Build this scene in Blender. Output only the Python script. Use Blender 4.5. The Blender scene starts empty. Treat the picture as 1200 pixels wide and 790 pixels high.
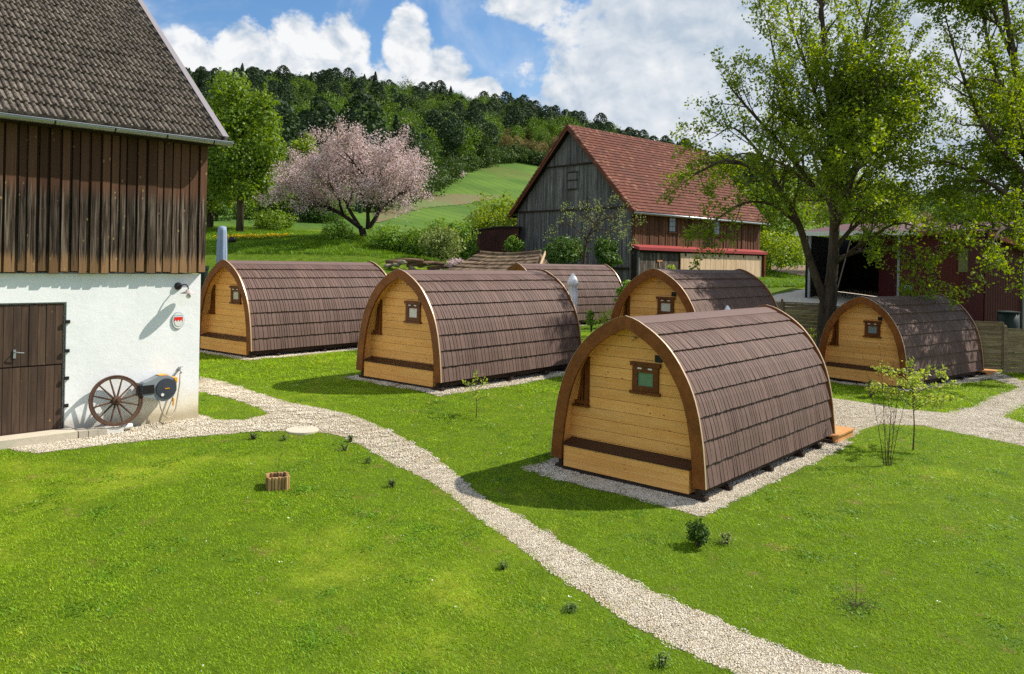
import bpy, bmesh, math, random
import numpy as np
from mathutils import Vector, Matrix
C = bpy.context.scene
COL = C.collection
PI = math.pi
rnd = random.Random(7)
RNG = np.random.default_rng(11)

# ------------------------------------------------------------------ camera, world, sun, exposure
F, HY, ROLL = 922.4, 306.9, 0.0196          # focal length and horizon in pixels of a 1200x790 picture
cam = bpy.data.cameras.new('camera'); cam_o = bpy.data.objects.new('camera', cam); COL.objects.link(cam_o)
cam.sensor_width = 36; cam.lens = F/1200*36; cam.shift_y = -(395-HY)/1200; cam.clip_end = 5000; cam.clip_start = .1
cr, sr = math.cos(ROLL), math.sin(ROLL)
cam_o.matrix_world = Matrix(((cr, -sr, 0, 0), (0, 0, -1, 0), (sr, cr, 0, 0), (0, 0, 0, 1)))
C.camera = cam_o
SUN_AZ = math.atan2(.945, .327); SUN_EL = math.radians(45)
sl = bpy.data.lights.new('sun', 'SUN'); so = bpy.data.objects.new('sun', sl); COL.objects.link(so)
sl.energy = 5.0; sl.angle = math.radians(.55); sl.color = (1, .93, .82)
sd = Vector((math.sin(SUN_AZ)*math.cos(SUN_EL), math.cos(SUN_AZ)*math.cos(SUN_EL), math.sin(SUN_EL)))
so.rotation_euler = sd.to_track_quat('Z', 'Y').to_euler(); so.location = (30, 10, 40)
C.view_settings.view_transform = 'Standard'; C.view_settings.look = 'None'; C.view_settings.exposure = .38; C.view_settings.gamma = 1
C.cycles.use_denoising = False; C.cycles.max_bounces = 6; C.cycles.diffuse_bounces = 3; C.cycles.transparent_max_bounces = 6
C.cycles.sample_clamp_indirect = 6

def lin(c):
    return tuple((v/255/12.92 if v/255 <= .04045 else ((v/255+.055)/1.055)**2.4) for v in c)
class NT:
    """small helper round a node tree"""
    def __init__(s, nt): s.nt = nt
    def n(s, t, **kw):
        nd = s.nt.nodes.new(t)
        for k, v in kw.items():
            setattr(nd, k, v)
        return nd
    def l(s, a, b): s.nt.links.new(a, b)
    def put(s, sock, v):
        if hasattr(v, 'is_linked') or isinstance(v, bpy.types.NodeSocket): s.l(v, sock)
        else: sock.default_value = v
    def m(s, op, a, b=0.0, c=None, clamp=False):
        nd = s.n('ShaderNodeMath', operation=op, use_clamp=clamp); s.put(nd.inputs[0], a); s.put(nd.inputs[1], b)
        if c is not None: s.put(nd.inputs[2], c)
        return nd.outputs[0]
    def v(s, op, a, b):
        nd = s.n('ShaderNodeVectorMath', operation=op); s.put(nd.inputs[0], a); s.put(nd.inputs[1], b); return nd.outputs[0]
    def noise(s, vec, scale, detail=4, rough=.55, dist=0.0):
        nd = s.n('ShaderNodeTexNoise'); s.l(vec, nd.inputs['Vector']); nd.inputs['Scale'].default_value = scale
        nd.inputs['Detail'].default_value = detail; nd.inputs['Roughness'].default_value = rough; nd.inputs['Distortion'].default_value = dist
        return nd.outputs['Fac']
    def mr(s, x, a, b, c=0.0, d=1.0, smooth=True):
        nd = s.n('ShaderNodeMapRange', interpolation_type='SMOOTHSTEP' if smooth else 'LINEAR')
        s.put(nd.inputs[0], x); s.put(nd.inputs[1], a); s.put(nd.inputs[2], b); s.put(nd.inputs[3], c); s.put(nd.inputs[4], d)
        return nd.outputs[0]
    def mix(s, f, a, b, blend='MIX'):
        nd = s.n('ShaderNodeMix', data_type='RGBA', blend_type=blend)
        s.put(nd.inputs[0], f)
        for i, x in ((6, a), (7, b)):
            if isinstance(x, tuple): nd.inputs[i].default_value = (*x[:3], 1)
            else: s.l(x, nd.inputs[i])
        return nd.outputs[2]
    def hsv(s, col, h=.5, sat=1.0, val=1.0):
        nd = s.n('ShaderNodeHueSaturation'); s.put(nd.inputs[0], h); s.put(nd.inputs[1], sat); s.put(nd.inputs[2], val)
        if isinstance(col, tuple): nd.inputs[4].default_value = (*col, 1)
        else: s.l(col, nd.inputs[4])
        return nd.outputs[0]

# world: daylight sky with broken cloud
w = bpy.data.worlds.new('World'); C.world = w; w.use_nodes = True
W = NT(w.node_tree); w.node_tree.nodes.clear()
out = W.n('ShaderNodeOutputWorld'); bg = W.n('ShaderNodeBackground'); bg.inputs[1].default_value = .07; W.l(bg.outputs[0], out.inputs[0])
sky = W.n('ShaderNodeTexSky', sky_type='NISHITA', sun_disc=False, sun_elevation=SUN_EL, sun_rotation=SUN_AZ); sky.dust_density = .3; sky.ozone_density = 3.0; sky.air_density = 1.0
tc = W.n('ShaderNodeTexCoord'); sx = W.n('ShaderNodeSeparateXYZ'); W.l(tc.outputs['Generated'], sx.inputs[0])
az = W.m('ARCTAN2', sx.outputs[0], sx.outputs[1]); el = W.m('ARCSINE', sx.outputs[2])
cv = W.n('ShaderNodeCombineXYZ'); W.l(az, cv.inputs[0]); W.l(W.m('MULTIPLY', el, 1.25), cv.inputs[1]); P2 = cv.outputs[0]
def lobe(a, e, ra, re):                              # 1 in the middle of a bank of cloud, 0 outside
    d = W.m('ADD', W.m('POWER', W.m('DIVIDE', W.m('SUBTRACT', az, a), ra), 2.0), W.m('POWER', W.m('DIVIDE', W.m('SUBTRACT', el, e), re), 2.0))
    return W.m('SUBTRACT', 1.0, d)
def apx(px, py): return math.atan((px-600)/F), math.atan((HY+ROLL*(px-600)-py)/F*math.cos(math.atan((px-600)/F)))
big = None
for px, py, ra, re in [(206, 74, .052, .044), (284, 70, .044, .050), (345, 62, .048, .052), (392, 62, .044, .056), (474, 62, .036, .062), (508, 90, .052, .044), (556, 106, .040, .022),
                       (330, 112, .25, .062), (930, 70, .36, .34), (610, 0, .060, .036), (740, 118, .15, .12), (790, 30, .17, .15), (1300, 60, .6, .6)]:
    a, e = apx(px, py); q = lobe(a, e, ra, re)
    big = q if big is None else W.m('MAXIMUM', big, q)
nb = W.n('ShaderNodeCombineXYZ'); W.l(sx.outputs[0], nb.inputs[0]); W.l(sx.outputs[1], nb.inputs[1]); W.l(W.m('MULTIPLY', sx.outputs[2], 1.6), nb.inputs[2])
rest = W.m('MULTIPLY', W.m('SUBTRACT', W.noise(nb.outputs[0], 1.7, 5), .44), 6.0)                     # the broken cloud over the rest of the sky
view = W.mr(W.m('ABSOLUTE', az), .62, .95)
over = W.m('MAXIMUM', view, W.mr(el, .42, .62))
base = W.m('ADD', W.m('MULTIPLY', W.m('MAXIMUM', big, -1.6), W.m('SUBTRACT', 1.0, over)), W.m('MULTIPLY', rest, over))
fb = W.noise(P2, 16, 9, .58, .25); fb2 = W.noise(P2, 46, 6, .6); fb3 = W.noise(P2, 6.0, 5, .6, .3)
dens = W.m('ADD', base, W.m('ADD', W.m('MULTIPLY', W.m('SUBTRACT', fb, .5), 1.5), W.m('MULTIPLY', W.m('SUBTRACT', fb2, .5), .9)))
mask = W.mr(dens, .06, .50)
wisp = W.m('MULTIPLY', W.mr(W.noise(P2, 4.5, 7, .62, .6), .44, .74), .6)
mask = W.m('MAXIMUM', mask, wisp)
off = W.v('ADD', P2, (.012, .016, 0)); lit = W.m('SUBTRACT', fb, W.noise(off, 16, 9, .58, .25))
grey = W.m('MULTIPLY', W.mr(az, -.06, .10), W.mr(fb3, .22, .62))
shade = W.m('ADD', .82, W.m('MULTIPLY', lit, W.mr(az, -.06, .12, 2.1, .9)))
shade = W.m('SUBTRACT', shade, W.m('MULTIPLY', grey, .30))
shade = W.m('MAXIMUM', .42, W.m('MINIMUM', shade, 1.0))
ccol = W.mix(W.mr(shade, .45, .95, smooth=False), (5.5, 6.5, 7.7), (10.3, 10.4, 10.5))
blue = W.hsv(sky.outputs[0], .5, 1.18, 1.6)
W.l(W.mix(mask, blue, ccol), bg.inputs[0])

# ------------------------------------------------------------------ measuring: picture pixel -> place
def ray(px, py):
    X = px-600; Y = py-HY
    return np.array([(cr*X+sr*Y)/F, 1.0, -(-sr*X+cr*Y)/F])
def at(px, py, d): return Vector(ray(px, py)*d)

# ------------------------------------------------------------------ terrain
PX = np.arange(-700, 2001, 20.0); LY = np.linspace(math.log(35), math.log(1500), 120)
_p = [0, 240, 400, 500, 600, 700, 800, 1000, 1200]
_t = {35: [-2.2, -2.1, -1.8, -1.9, -2.6, -2.4, -2.3, -2.6, -3.0], 60: [0.8, 1.7, 1.5, .6, 0, -1., -1.4, -1.2, -2.2], 100: [5, 6, 5.5, 4.6, 4.2, 2.5, .8, 0.2, -1], 160: [14, 15, 14, 12.2, 11, 8, 5, 4, 2],
      250: [42, 42, 38, 33, 31, 26, 18, 12, 8], 380: [72, 75, 79, 73, 67, 57, 44, 28, 20], 440: [75, 79, 83, 79, 74, 65, 51, 33, 24], 600: [68, 72, 75, 73, 71, 67, 56, 36, 26], 1500: [60]*9}
_k = sorted(_t); tab = np.array([np.interp(PX, _p, _t[k]) for k in _k])
tab = np.array([np.interp(LY, np.log(_k), tab[:, i]) for i in range(len(PX))]).T
def blur(a, s, ax):
    k = np.exp(-.5*(np.arange(-3*s, 3*s+1)/s)**2); k /= k.sum(); n = len(k)//2
    pad = [(0, 0), (0, 0)]; pad[ax] = (n, n)
    b = np.pad(a, pad, mode='edge'); return np.apply_along_axis(lambda v: np.convolve(v, k, 'valid'), ax, b)
tab = blur(blur(tab, 3, 1), 3, 0)
def far_z(x, y):
    yy = np.clip(y, 35, 1490); th = np.clip(600+F*x/yy, -699, 1999)
    i = np.clip((th-PX[0])/20, 0, len(PX)-1.001); j = np.clip((np.log(yy)-LY[0])/(LY[1]-LY[0]), 0, len(LY)-1.001)
    i0 = i.astype(int); j0 = j.astype(int); a = i-i0; b = j-j0
    return (tab[j0, i0]*(1-a)+tab[j0, i0+1]*a)*(1-b)+(tab[j0+1, i0]*(1-a)+tab[j0+1, i0+1]*a)*b
PODS = {'A': (1.984, 13.637, -3.599, .714), 'B': (-2.862, 19.872, -2.937, .688), 'C': (-8.896, 24.259, -2.803, .671),
        'D': (4.065, 22.552, -2.811, .690), 'E': (11.704, 26.305, -3.626, .892), 'F': (.224, 37.272, -2.745, .882)}
ctl = []
for n, (x, y, z, a) in PODS.items():
    for v in (0, 3, 6): ctl.append((x+math.sin(a)*v, y+math.cos(a)*v, z-.215))
    for u in (-1.5, 1.5):
        for v in (0, 6): ctl.append((x+math.cos(a)*u+math.sin(a)*v, y-math.sin(a)*u+math.cos(a)*v, z-.215))
ctl += [(-6.4, 16, -3.3), (-9, 13.4, -3.3), (-12, 10.5, -3.3), (-7.5, 13, -3.36), (0, 4, -4.05), (8, 8, -4.15), (-8, 7, -3.75), (14, 15, -4.1), (-3, 10, -3.75), (4, 10, -4.0), (-20, 0, -3.6), (22, 5, -4.4), (0, -5, -4.3),
        (11.2, 32, -3.05), (14.5, 30.8, -3.4), (18.2, 29, -3.73), (22, 27, -3.9), (12, 37.5, -1.95), (14, 45, -1.45), (17, 55, -.9), (19, 62, -.2), (16.5, 37, -2.2), (22, 38, -2.5), (28, 36, -2.6),
        (7.6, 50, -1.6), (0.4, 57.6, -.6), (18.5, 60, -1.3), (-9, 34, -1.9), (-14, 45, -.3), (-17, 52, .7), (-20, 65, 2.1), (-10.5, 55, 1.5), (-5, 42, -.9), (-3, 44.5, -.9), (1, 46, -2.0), (30, 20, -4.2), (38, 45, -2.2), (-26, 40, -.6), (-30, 20, -2.6)]
ctl += [(9.3, 23.5, -3.78), (8.6, 20, -3.83), (10, 21.5, -3.86), (11, 23.5, -3.88), (10, 26.2, -3.84), (13, 20, -3.9), (16, 24, -3.9)]
for y in (66, 75, 85):
    for px in range(100, 1201, 100):
        x = (px-600)/F*y; ctl.append((x, y, float(far_z(np.array([x]), np.array([y]))[0])))
ctl = np.array(ctl)
def _phi(r2): return np.where(r2 > 1e-12, .5*r2*np.log(np.maximum(r2, 1e-12)), 0)
_n = len(ctl); _K = _phi(((ctl[:, None, :2]-ctl[None, :, :2])**2).sum(-1))+np.eye(_n)*.6
_Q = np.hstack([np.ones((_n, 1)), ctl[:, :2]])
_S = np.linalg.solve(np.block([[_K, _Q], [_Q.T, np.zeros((3, 3))]]), np.concatenate([ctl[:, 2], np.zeros(3)]))
def near_z(x, y):
    x = np.clip(x, -32, 42); y = np.clip(y, -8, 88); o = np.empty(x.shape); xf, yf, of = x.ravel(), y.ravel(), o.ravel()
    for i in range(0, len(xf), 20000):
        a, b = xf[i:i+20000], yf[i:i+20000]
        r2 = (a[:, None]-ctl[None, :, 0])**2+(b[:, None]-ctl[None, :, 1])**2
        of[i:i+20000] = _phi(r2)@_S[:_n]+_S[_n]+_S[_n+1]*a+_S[_n+2]*b
    return of.reshape(x.shape)
def gz(x, y):
    x = np.asarray(x, float); y = np.asarray(y, float); t = np.clip((y-62)/24, 0, 1); t = t*t*(3-2*t)
    s = np.clip((np.abs(x-5)-32)/12, 0, 1)*(y > 30); t = np.maximum(t, s*s*(3-2*s))
    return near_z(x, y)*(1-t)+far_z(x, y)*t
def g1(x, y): return float(gz(np.array([x]), np.array([y]))[0])
_D = np.concatenate([np.arange(4, 40, .04), np.arange(40, 500, .4)])
def gnd(px, py):
    r = ray(px, py); P = r[None, :]*_D[:, None]; h = P[:, 2]-gz(P[:, 0], P[:, 1]); k = int(np.argmax(h < 0))
    if k == 0: k = 1
    t = h[k-1]/(h[k-1]-h[k]+1e-9); d = _D[k-1]+(_D[k]-_D[k-1])*t
    p = r*d; return Vector((p[0], p[1], g1(p[0], p[1])))

# ------------------------------------------------------------------ building helpers
class MB:
    def __init__(s): s.v = []; s.f = []
    def add(s, v, f):
        o = len(s.v); s.v += [tuple(p) for p in v]; s.f += [tuple(i+o for i in q) for q in f]; return s
    def hexa(s, p): return s.add(p, [(3, 2, 1, 0), (4, 5, 6, 7), (0, 1, 5, 4), (1, 2, 6, 5), (2, 3, 7, 6), (3, 0, 4, 7)])
    def box(s, x0, x1, y0, y1, z0, z1): return s.hexa([(x0, y0, z0), (x1, y0, z0), (x1, y1, z0), (x0, y1, z0), (x0, y0, z1), (x1, y0, z1), (x1, y1, z1), (x0, y1, z1)])
    def bar(s, p, q, w, h, up=(0, 0, 1)):
        p, q = Vector(p), Vector(q); d = (q-p).normalized(); a = d.cross(Vector(up)).normalized(); b = a.cross(d)
        c = [(-w/2, -h/2), (w/2, -h/2), (w/2, h/2), (-w/2, h/2)]
        return s.hexa([p+a*i+b*j for i, j in c]+[q+a*i+b*j for i, j in c])
    def prism(s, poly, f0, f1):                          # poly of 2D points; f0/f1 map (u,v) to 3D at each end
        n = len(poly); v = [f0(*p) for p in poly]+[f1(*p) for p in poly]
        return s.add(v, [tuple(range(n-1, -1, -1)), tuple(range(n, 2*n))]+[(i, (i+1) % n, n+(i+1) % n, n+i) for i in range(n)])
    def tube(s, pts, rad, n=7, cap=True):
        pts = [Vector(p) for p in pts]
        if not hasattr(rad, '__len__'): rad = [rad]*len(pts)
        v = []; a = None
        for i, p in enumerate(pts):
            d = (pts[min(i+1, len(pts)-1)]-pts[max(i-1, 0)]).normalized()
            if a is None: a = d.orthogonal().normalized()
            else:
                a = (a-d*a.dot(d)); a = a.normalized() if a.length > 1e-6 else d.orthogonal().normalized()
            b = d.cross(a)
            v += [p+(a*math.cos(2*PI*k/n)+b*math.sin(2*PI*k/n))*rad[i] for k in range(n)]
        f = [(i*n+k, i*n+(k+1) % n, (i+1)*n+(k+1) % n, (i+1)*n+k) for i in range(len(pts)-1) for k in range(n)]
        if cap: f += [tuple(range(n-1, -1, -1)), tuple((len(pts)-1)*n+k for k in range(n))]
        return s.add(v, f)
    def lathe(s, prof, n=16, M=None):
        M = M or Matrix.Identity(4); v = []
        for r, z in prof: v += [M@Vector((r*math.cos(2*PI*k/n), r*math.sin(2*PI*k/n), z)) for k in range(n)]
        f = [(i*n+k, i*n+(k+1) % n, (i+1)*n+(k+1) % n, (i+1)*n+k) for i in range(len(prof)-1) for k in range(n)]
        f += [tuple(range(n-1, -1, -1)), tuple((len(prof)-1)*n+k for k in range(n))]
        return s.add(v, f)
    def mesh(s, name, mat=None, smooth=False):
        m = bpy.data.meshes.new(name); m.from_pydata(s.v, [], s.f); m.validate()
        if mat: m.materials.append(mat)
        if smooth: m.polygons.foreach_set('use_smooth', [True]*len(m.polygons))
        m.update(); return m
    def obj(s, name, mat, parent=None, smooth=False, label=None): return link(name, s.mesh(name, mat, smooth), parent, label)
def link(name, me, parent=None, label=None):
    o = bpy.data.objects.new(name, me); COL.objects.link(o)
    if parent: o.parent = parent
    if label: o['label'] = label
    return o
def npmesh(name, v, f4, mat, smooth=False):             # fast quads from arrays
    m = bpy.data.meshes.new(name); v = np.asarray(v, np.float32); f4 = np.asarray(f4, np.int32); k = f4.shape[1]
    m.vertices.add(len(v)); m.vertices.foreach_set('co', v.ravel()); m.loops.add(f4.size); m.loops.foreach_set('vertex_index', f4.ravel())
    m.polygons.add(len(f4)); m.polygons.foreach_set('loop_start', np.arange(len(f4), dtype=np.int32)*k)
    if mat: m.materials.append(mat)
    if smooth: m.polygons.foreach_set('use_smooth', np.ones(len(f4), bool))
    m.update(calc_edges=True); return m
def tag(o, label, cat, group=None, kind=None):
    if label: o['label'] = label
    if cat: o['category'] = cat
    if group: o['group'] = group
    if kind: o['kind'] = kind
    return o
def thing(name, label, cat, loc=(0, 0, 0), rz=0.0, group=None):
    o = bpy.data.objects.new(name, None); COL.objects.link(o); o.location = loc; o.rotation_euler = (0, 0, rz); o.empty_display_size = .2
    return tag(o, label, cat, group)
def dup(root, label, loc=None, rz=None):                 # copy of a thing, its parts and their sub-parts
    r = root.copy(); COL.objects.link(r); r['label'] = label
    if loc is not None: r.location = loc
    if rz is not None: r.rotation_euler = (0, 0, rz)
    for ch in root.children:
        c = ch.copy(); COL.objects.link(c); c.parent = r
        for g in ch.children:
            d = g.copy(); COL.objects.link(d); d.parent = c
    return r
def local_hit(root, axis, val, px, py):                  # where a picture ray meets the plane axis = val of a thing
    M = Matrix.Translation(root.location)@root.rotation_euler.to_matrix().to_4x4(); I = M.inverted()
    o = I@Vector((0, 0, 0)); d = I.to_3x3()@Vector(ray(px, py)); t = (val-o[axis])/d[axis]
    return o+d*t

# ------------------------------------------------------------------ materials
def newmat(name):
    m = bpy.data.materials.new(name); m.use_nodes = True; t = NT(m.node_tree); b = m.node_tree.nodes['Principled BSDF']
    return m, t, b
def coords(t, kind='Object', scale=(1, 1, 1), rand=0.0):
    c = t.n('ShaderNodeTexCoord').outputs[kind]
    if rand:
        oi = t.n('ShaderNodeObjectInfo'); c = t.v('ADD', c, (0, 0, 0)); nd = c.node
        cm = t.n('ShaderNodeCombineXYZ')
        for i in range(3): t.l(t.m('MULTIPLY', oi.outputs['Random'], rand*(i+1)), cm.inputs[i])
        t.l(cm.outputs[0], nd.inputs[1])
    return t.v('MULTIPLY', c, scale) if scale != (1, 1, 1) else c
def objrand(t): return t.n('ShaderNodeObjectInfo').outputs['Random']
def bump(t, b, h, dist=.01, strength=.6):
    nd = t.n('ShaderNodeBump'); nd.inputs['Distance'].default_value = dist; nd.inputs['Strength'].default_value = strength
    t.l(h, nd.inputs['Height']); t.l(nd.outputs[0], b.inputs['Normal'])
def plain(name, col, rough=.6, metal=0.0, var=.12, scale=14, bmp=0.0, spec=.3):
    m, t, b = newmat(name); c = coords(t, rand=9)
    n = t.noise(c, scale, 6, .6); k = t.m('ADD', t.m('MULTIPLY', n, 2*var), 1-var)
    t.l(t.hsv(col, .5, 1.0, k), b.inputs['Base Color']); b.inputs['Roughness'].default_value = rough; b.inputs['Metallic'].default_value = metal
    b.inputs['Specular IOR Level'].default_value = spec
    if bmp: bump(t, b, n, bmp)
    return m
def wood(name, col, dark, grain=(3, 40, 40), rough=.6, var=.25, knots=None, objvar=.2, bmp=.002, streak=.5, weather=None, spec=.25):
    """planed or weathered timber: grain drawn out along one axis, each piece its own tone"""
    m, t, b = newmat(name); c = coords(t, scale=grain, rand=31)
    n = t.noise(c, 1.0, 7, .62, .4); n2 = t.noise(coords(t, scale=tuple(g*.25 for g in grain), rand=17), 1.0, 4)
    f = t.mr(t.m('ADD', t.m('MULTIPLY', n, streak), t.m('MULTIPLY', n2, 1-streak)), .3, .72)
    colr = t.mix(f, dark, col)
    if weather:                                          # bleached grey streaks
        colr = t.mix(t.m('MULTIPLY', t.mr(t.noise(coords(t, scale=tuple(g*.5 for g in grain), rand=53), 1.0, 6, .7), .5, .72), weather[1]), colr, weather[0])
    if knots:
        vo = t.n('ShaderNodeTexVoronoi'); t.l(coords(t, scale=knots[0], rand=23), vo.inputs['Vector']); vo.inputs['Scale'].default_value = 1
        colr = t.mix(t.m('MULTIPLY', t.mr(vo.outputs['Distance'], knots[2], knots[2]*.45), .8), colr, knots[1])
    r = objrand(t); blot = t.m('MULTIPLY', t.noise(coords(t, rand=19), 1.6, 5, .65), .34); colr = t.hsv(colr, .5, 1.0, t.m('ADD', blot, t.m('ADD', t.m('MULTIPLY', r, 2*objvar), .83-objvar)))
    t.l(colr, b.inputs['Base Color']); b.inputs['Roughness'].default_value = rough; b.inputs['Specular IOR Level'].default_value = spec
    bump(t, b, n, bmp); return m
def leafmat(name, c1, c2, trans=.4, rough=.55, valr=.25, sat=1.0):
    m, t, b = newmat(name); g = t.n('ShaderNodeNewGeometry'); r = g.outputs['Random Per Island']
    col = t.mix(r, c1, c2); col = t.hsv(col, .5, sat, t.m('ADD', t.m('MULTIPLY', objrand(t), 2*valr), 1-valr))
    t.l(col, b.inputs['Base Color']); b.inputs['Roughness'].default_value = rough; b.inputs['Specular IOR Level'].default_value = .25
    tr = t.n('ShaderNodeBsdfTranslucent'); t.l(t.hsv(col, .485, 1.15, 1.25), tr.inputs[0]); mx = t.n('ShaderNodeMixShader'); mx.inputs[0].default_value = trans
    t.l(b.outputs[0], mx.inputs[1]); t.l(tr.outputs[0], mx.inputs[2]); t.l(mx.outputs[0], m.node_tree.nodes['Material Output'].inputs[0]); return m
def glassmat(name, col, rough=.06):
    m, t, b = newmat(name); n = t.noise(coords(t), 3, 3); t.l(t.hsv(col, .5, 1, t.m('ADD', .8, t.m('MULTIPLY', n, .4))), b.inputs['Base Color'])
    b.inputs['Roughness'].default_value = rough; b.inputs['Specular IOR Level'].default_value = .6; return m

M_ = {}
M_['pine'] = wood('varnished_pine', lin((245, 188, 112)), lin((231, 163, 84)), (2.2, 30, 30), .5, knots=((4.2, 5, 7.5), lin((122, 76, 34)), .13), objvar=.07, bmp=.0015, spec=.3)
M_['trim'] = wood('brown_stained_timber', lin((142, 84, 36)), lin((108, 60, 24)), (9, 9, 9), .5, objvar=.06)
M_['lid'] = plain('dark_brown_lid', lin((62, 38, 30)), .45)
M_['under'] = wood('dark_stained_beam', lin((62, 48, 40)), lin((38, 28, 24)), (30, 3, 30), .75)
M_['flash'] = plain('pale_drip_edge', lin((196, 176, 150)), .4, .3)
M_['sash'] = wood('window_frame_brown', lin((118, 66, 26)), lin((86, 46, 18)), (12, 12, 12), .45, objvar=.05)
M_['pane_green'] = glassmat('window_glass_green', lin((96, 130, 110)))
M_['pane_pale'] = glassmat('window_glass_pale', lin((198, 196, 186)), .15)
M_['pane_grey'] = glassmat('window_glass_grey', lin((120, 134, 136)))
M_['dark'] = plain('black_metal', lin((32, 30, 30)), .5)
M_['white'] = plain('white_enamel', lin((225, 225, 222)), .4, var=.04)
def shinglemat():
    m, t, b = newmat('granular_brown_shingle'); g = t.n('ShaderNodeNewGeometry').outputs['Random Per Island']
    c = coords(t, scale=(1, 1, 1), rand=5); n = t.noise(t.v('MULTIPLY', c, (60, 60, 6)), 1, 5, .65); n2 = t.noise(c, 160, 3, .7); n3 = t.noise(c, 1.1, 4)
    col = t.mix(n, lin((88, 67, 60)), lin((114, 91, 83))); col = t.mix(t.m('MULTIPLY', t.mr(n3, .5, .72), .35), col, lin((104, 90, 80)))
    col = t.hsv(col, .5, 1.0, t.m('ADD', .74, t.m('ADD', t.m('MULTIPLY', g, .26), t.m('MULTIPLY', n2, .22))))
    t.l(col, b.inputs['Base Color']); b.inputs['Roughness'].default_value = .75; b.inputs['Specular IOR Level'].default_value = .3
    bump(t, b, t.m('ADD', n, t.m('MULTIPLY', n2, .5)), .006, .7); return m
M_['shingle'] = shinglemat()
M_['cap'] = plain('granular_ridge_cap', lin((108, 88, 82)), .8, var=.14, scale=60, bmp=.004)

# ------------------------------------------------------------------ ground, fields, gravel, lawn
def axis_steps(a, b, fine, lo, hi, grow=1.16):
    mid = list(np.arange(a, b+fine*.5, fine)); l = []; s = fine; x = a
    while x > lo: s *= grow; x -= s; l.append(x)
    r = []; s = fine; x = b
    while x < hi: s *= grow; x += s; r.append(x)
    return np.array(l[::-1]+mid+r)
gx = axis_steps(-26, 26, .4, -900, 900, 1.1); gy = axis_steps(2, 62, .4, -60, 1400, 1.07)
GX, GY = np.meshgrid(gx, gy); GZ = gz(GX, GY)
nx, ny = len(gx), len(gy); idx = np.arange(nx*ny).reshape(ny, nx)
m, t, b = newmat('ground_turf')
p = coords(t, 'Object'); sp = t.n('ShaderNodeSeparateXYZ'); t.l(p, sp.inputs[0])
n1 = t.noise(p, .35, 6, .6, .3); n2 = t.noise(p, 9, 6, .7); n3 = t.noise(p, .06, 3); n4 = t.noise(p, 2.2, 5, .65)
lawn = t.mix(n4, lin((70, 92, 16)), lin((94, 116, 24))); lawn = t.mix(t.mr(n1, .52, .72), lawn, lin((134, 146, 40))); lawn = t.mix(t.m('MULTIPLY', t.mr(t.noise(p, 1.7, 5, .6), .6, .72), .7), lawn, lin((120, 98, 66)))
dr = t.m('SINE', t.m('ADD', t.m('ADD', t.m('MULTIPLY', sp.outputs[0], 1.9), t.m('MULTIPLY', sp.outputs[1], 1.1)), t.m('MULTIPLY', n3, 6)))
crop = t.mix(t.mr(n3, .35, .65), lin((72, 102, 40)), lin((92, 120, 46))); crop = t.mix(t.m('MULTIPLY', t.mr(dr, .55, .95), .35), crop, lin((66, 84, 38)))
crop = t.mix(t.m('MULTIPLY', t.mr(t.noise(p, .022, 3, .6), .5, .62), .5), crop, lin((98, 100, 54)))
wood_f = lin((52, 50, 30))
edge = t.m('ADD', sp.outputs[1], t.m('MULTIPLY', n3, 18))
col = t.mix(t.mr(edge, 72, 80), lawn, crop); col = t.mix(t.mr(edge, 262, 268), col, wood_f)
col = t.hsv(col, .5, 1.0, t.m('ADD', .75, t.m('MULTIPLY', n2, .5)))
t.l(col, b.inputs['Base Color']); b.inputs['Roughness'].default_value = .9; b.inputs['Specular IOR Level'].default_value = .1; bump(t, b, n2, .05, .8)
f = np.stack([idx[:-1, :-1].ravel(), idx[:-1, 1:].ravel(), idx[1:, 1:].ravel(), idx[1:, :-1].ravel()], 1)
o = link('ground', npmesh('ground', np.stack([GX.ravel(), GY.ravel(), GZ.ravel()], 1), f, m, True)); o['kind'] = 'structure'

def inpoly(x, y, poly):
    r = np.zeros(x.shape, bool); n = len(poly)
    for i in range(n):
        x1, y1 = poly[i]; x2, y2 = poly[(i+1) % n]
        if y1 == y2: continue
        r ^= ((y1 > y) != (y2 > y)) & (x < (x2-x1)*(y-y1)/(y2-y1)+x1)
    return r
def pxpoly(l): return [(v.x, v.y) for v in (gnd(*q) for q in l)]
MAIN = pxpoly([(234, 441), (262, 447), (300, 460), (340, 472), (385, 480), (420, 489), (450, 502), (475, 514), (500, 528), (540, 560), (562, 581), (600, 601), (640, 623), (700, 661), (762, 693), (825, 719), (888, 749), (950, 774), (1026, 792), (1110, 830),
               (930, 835), (866, 791), (803, 763), (748, 736), (694, 702), (640, 667), (600, 636), (560, 608), (530, 581), (490, 557), (455, 541), (420, 521), (400, 512), (378, 507), (340, 505), (300, 506), (240, 511), (180, 516), (125, 521), (75, 528), (40, 532), (20, 528), (0, 522), (-60, 535), (-60, 512), (0, 500), (200, 478), (226, 470)])
ISLE = pxpoly([(200, 462), (240, 460), (270, 467), (298, 476), (314, 485), (290, 492), (255, 492), (233, 486), (215, 480)])
P_R = pxpoly([(968, 465), (1000, 470), (1060, 480), (1110, 484), (1138, 478), (1165, 464), (1200, 452), (1260, 440), (1290, 452), (1200, 475), (1175, 488), (1200, 497), (1260, 508), (1260, 535), (1200, 523), (1130, 509), (1080, 499), (1030, 497), (1008, 505), (975, 530), (930, 535), (930, 470)])
P_R2 = pxpoly([(1140, 436), (1165, 435), (1200, 447), (1260, 452), (1260, 462), (1200, 455), (1160, 444), (1140, 448)])
P_M = [(-2.4, 25.6), (3.2, 24.4), (4.0, 30.5), (7.2, 32.5), (7.0, 33.6), (3.2, 31.9), (2.4, 26.0), (-2.0, 26.9)]
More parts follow.
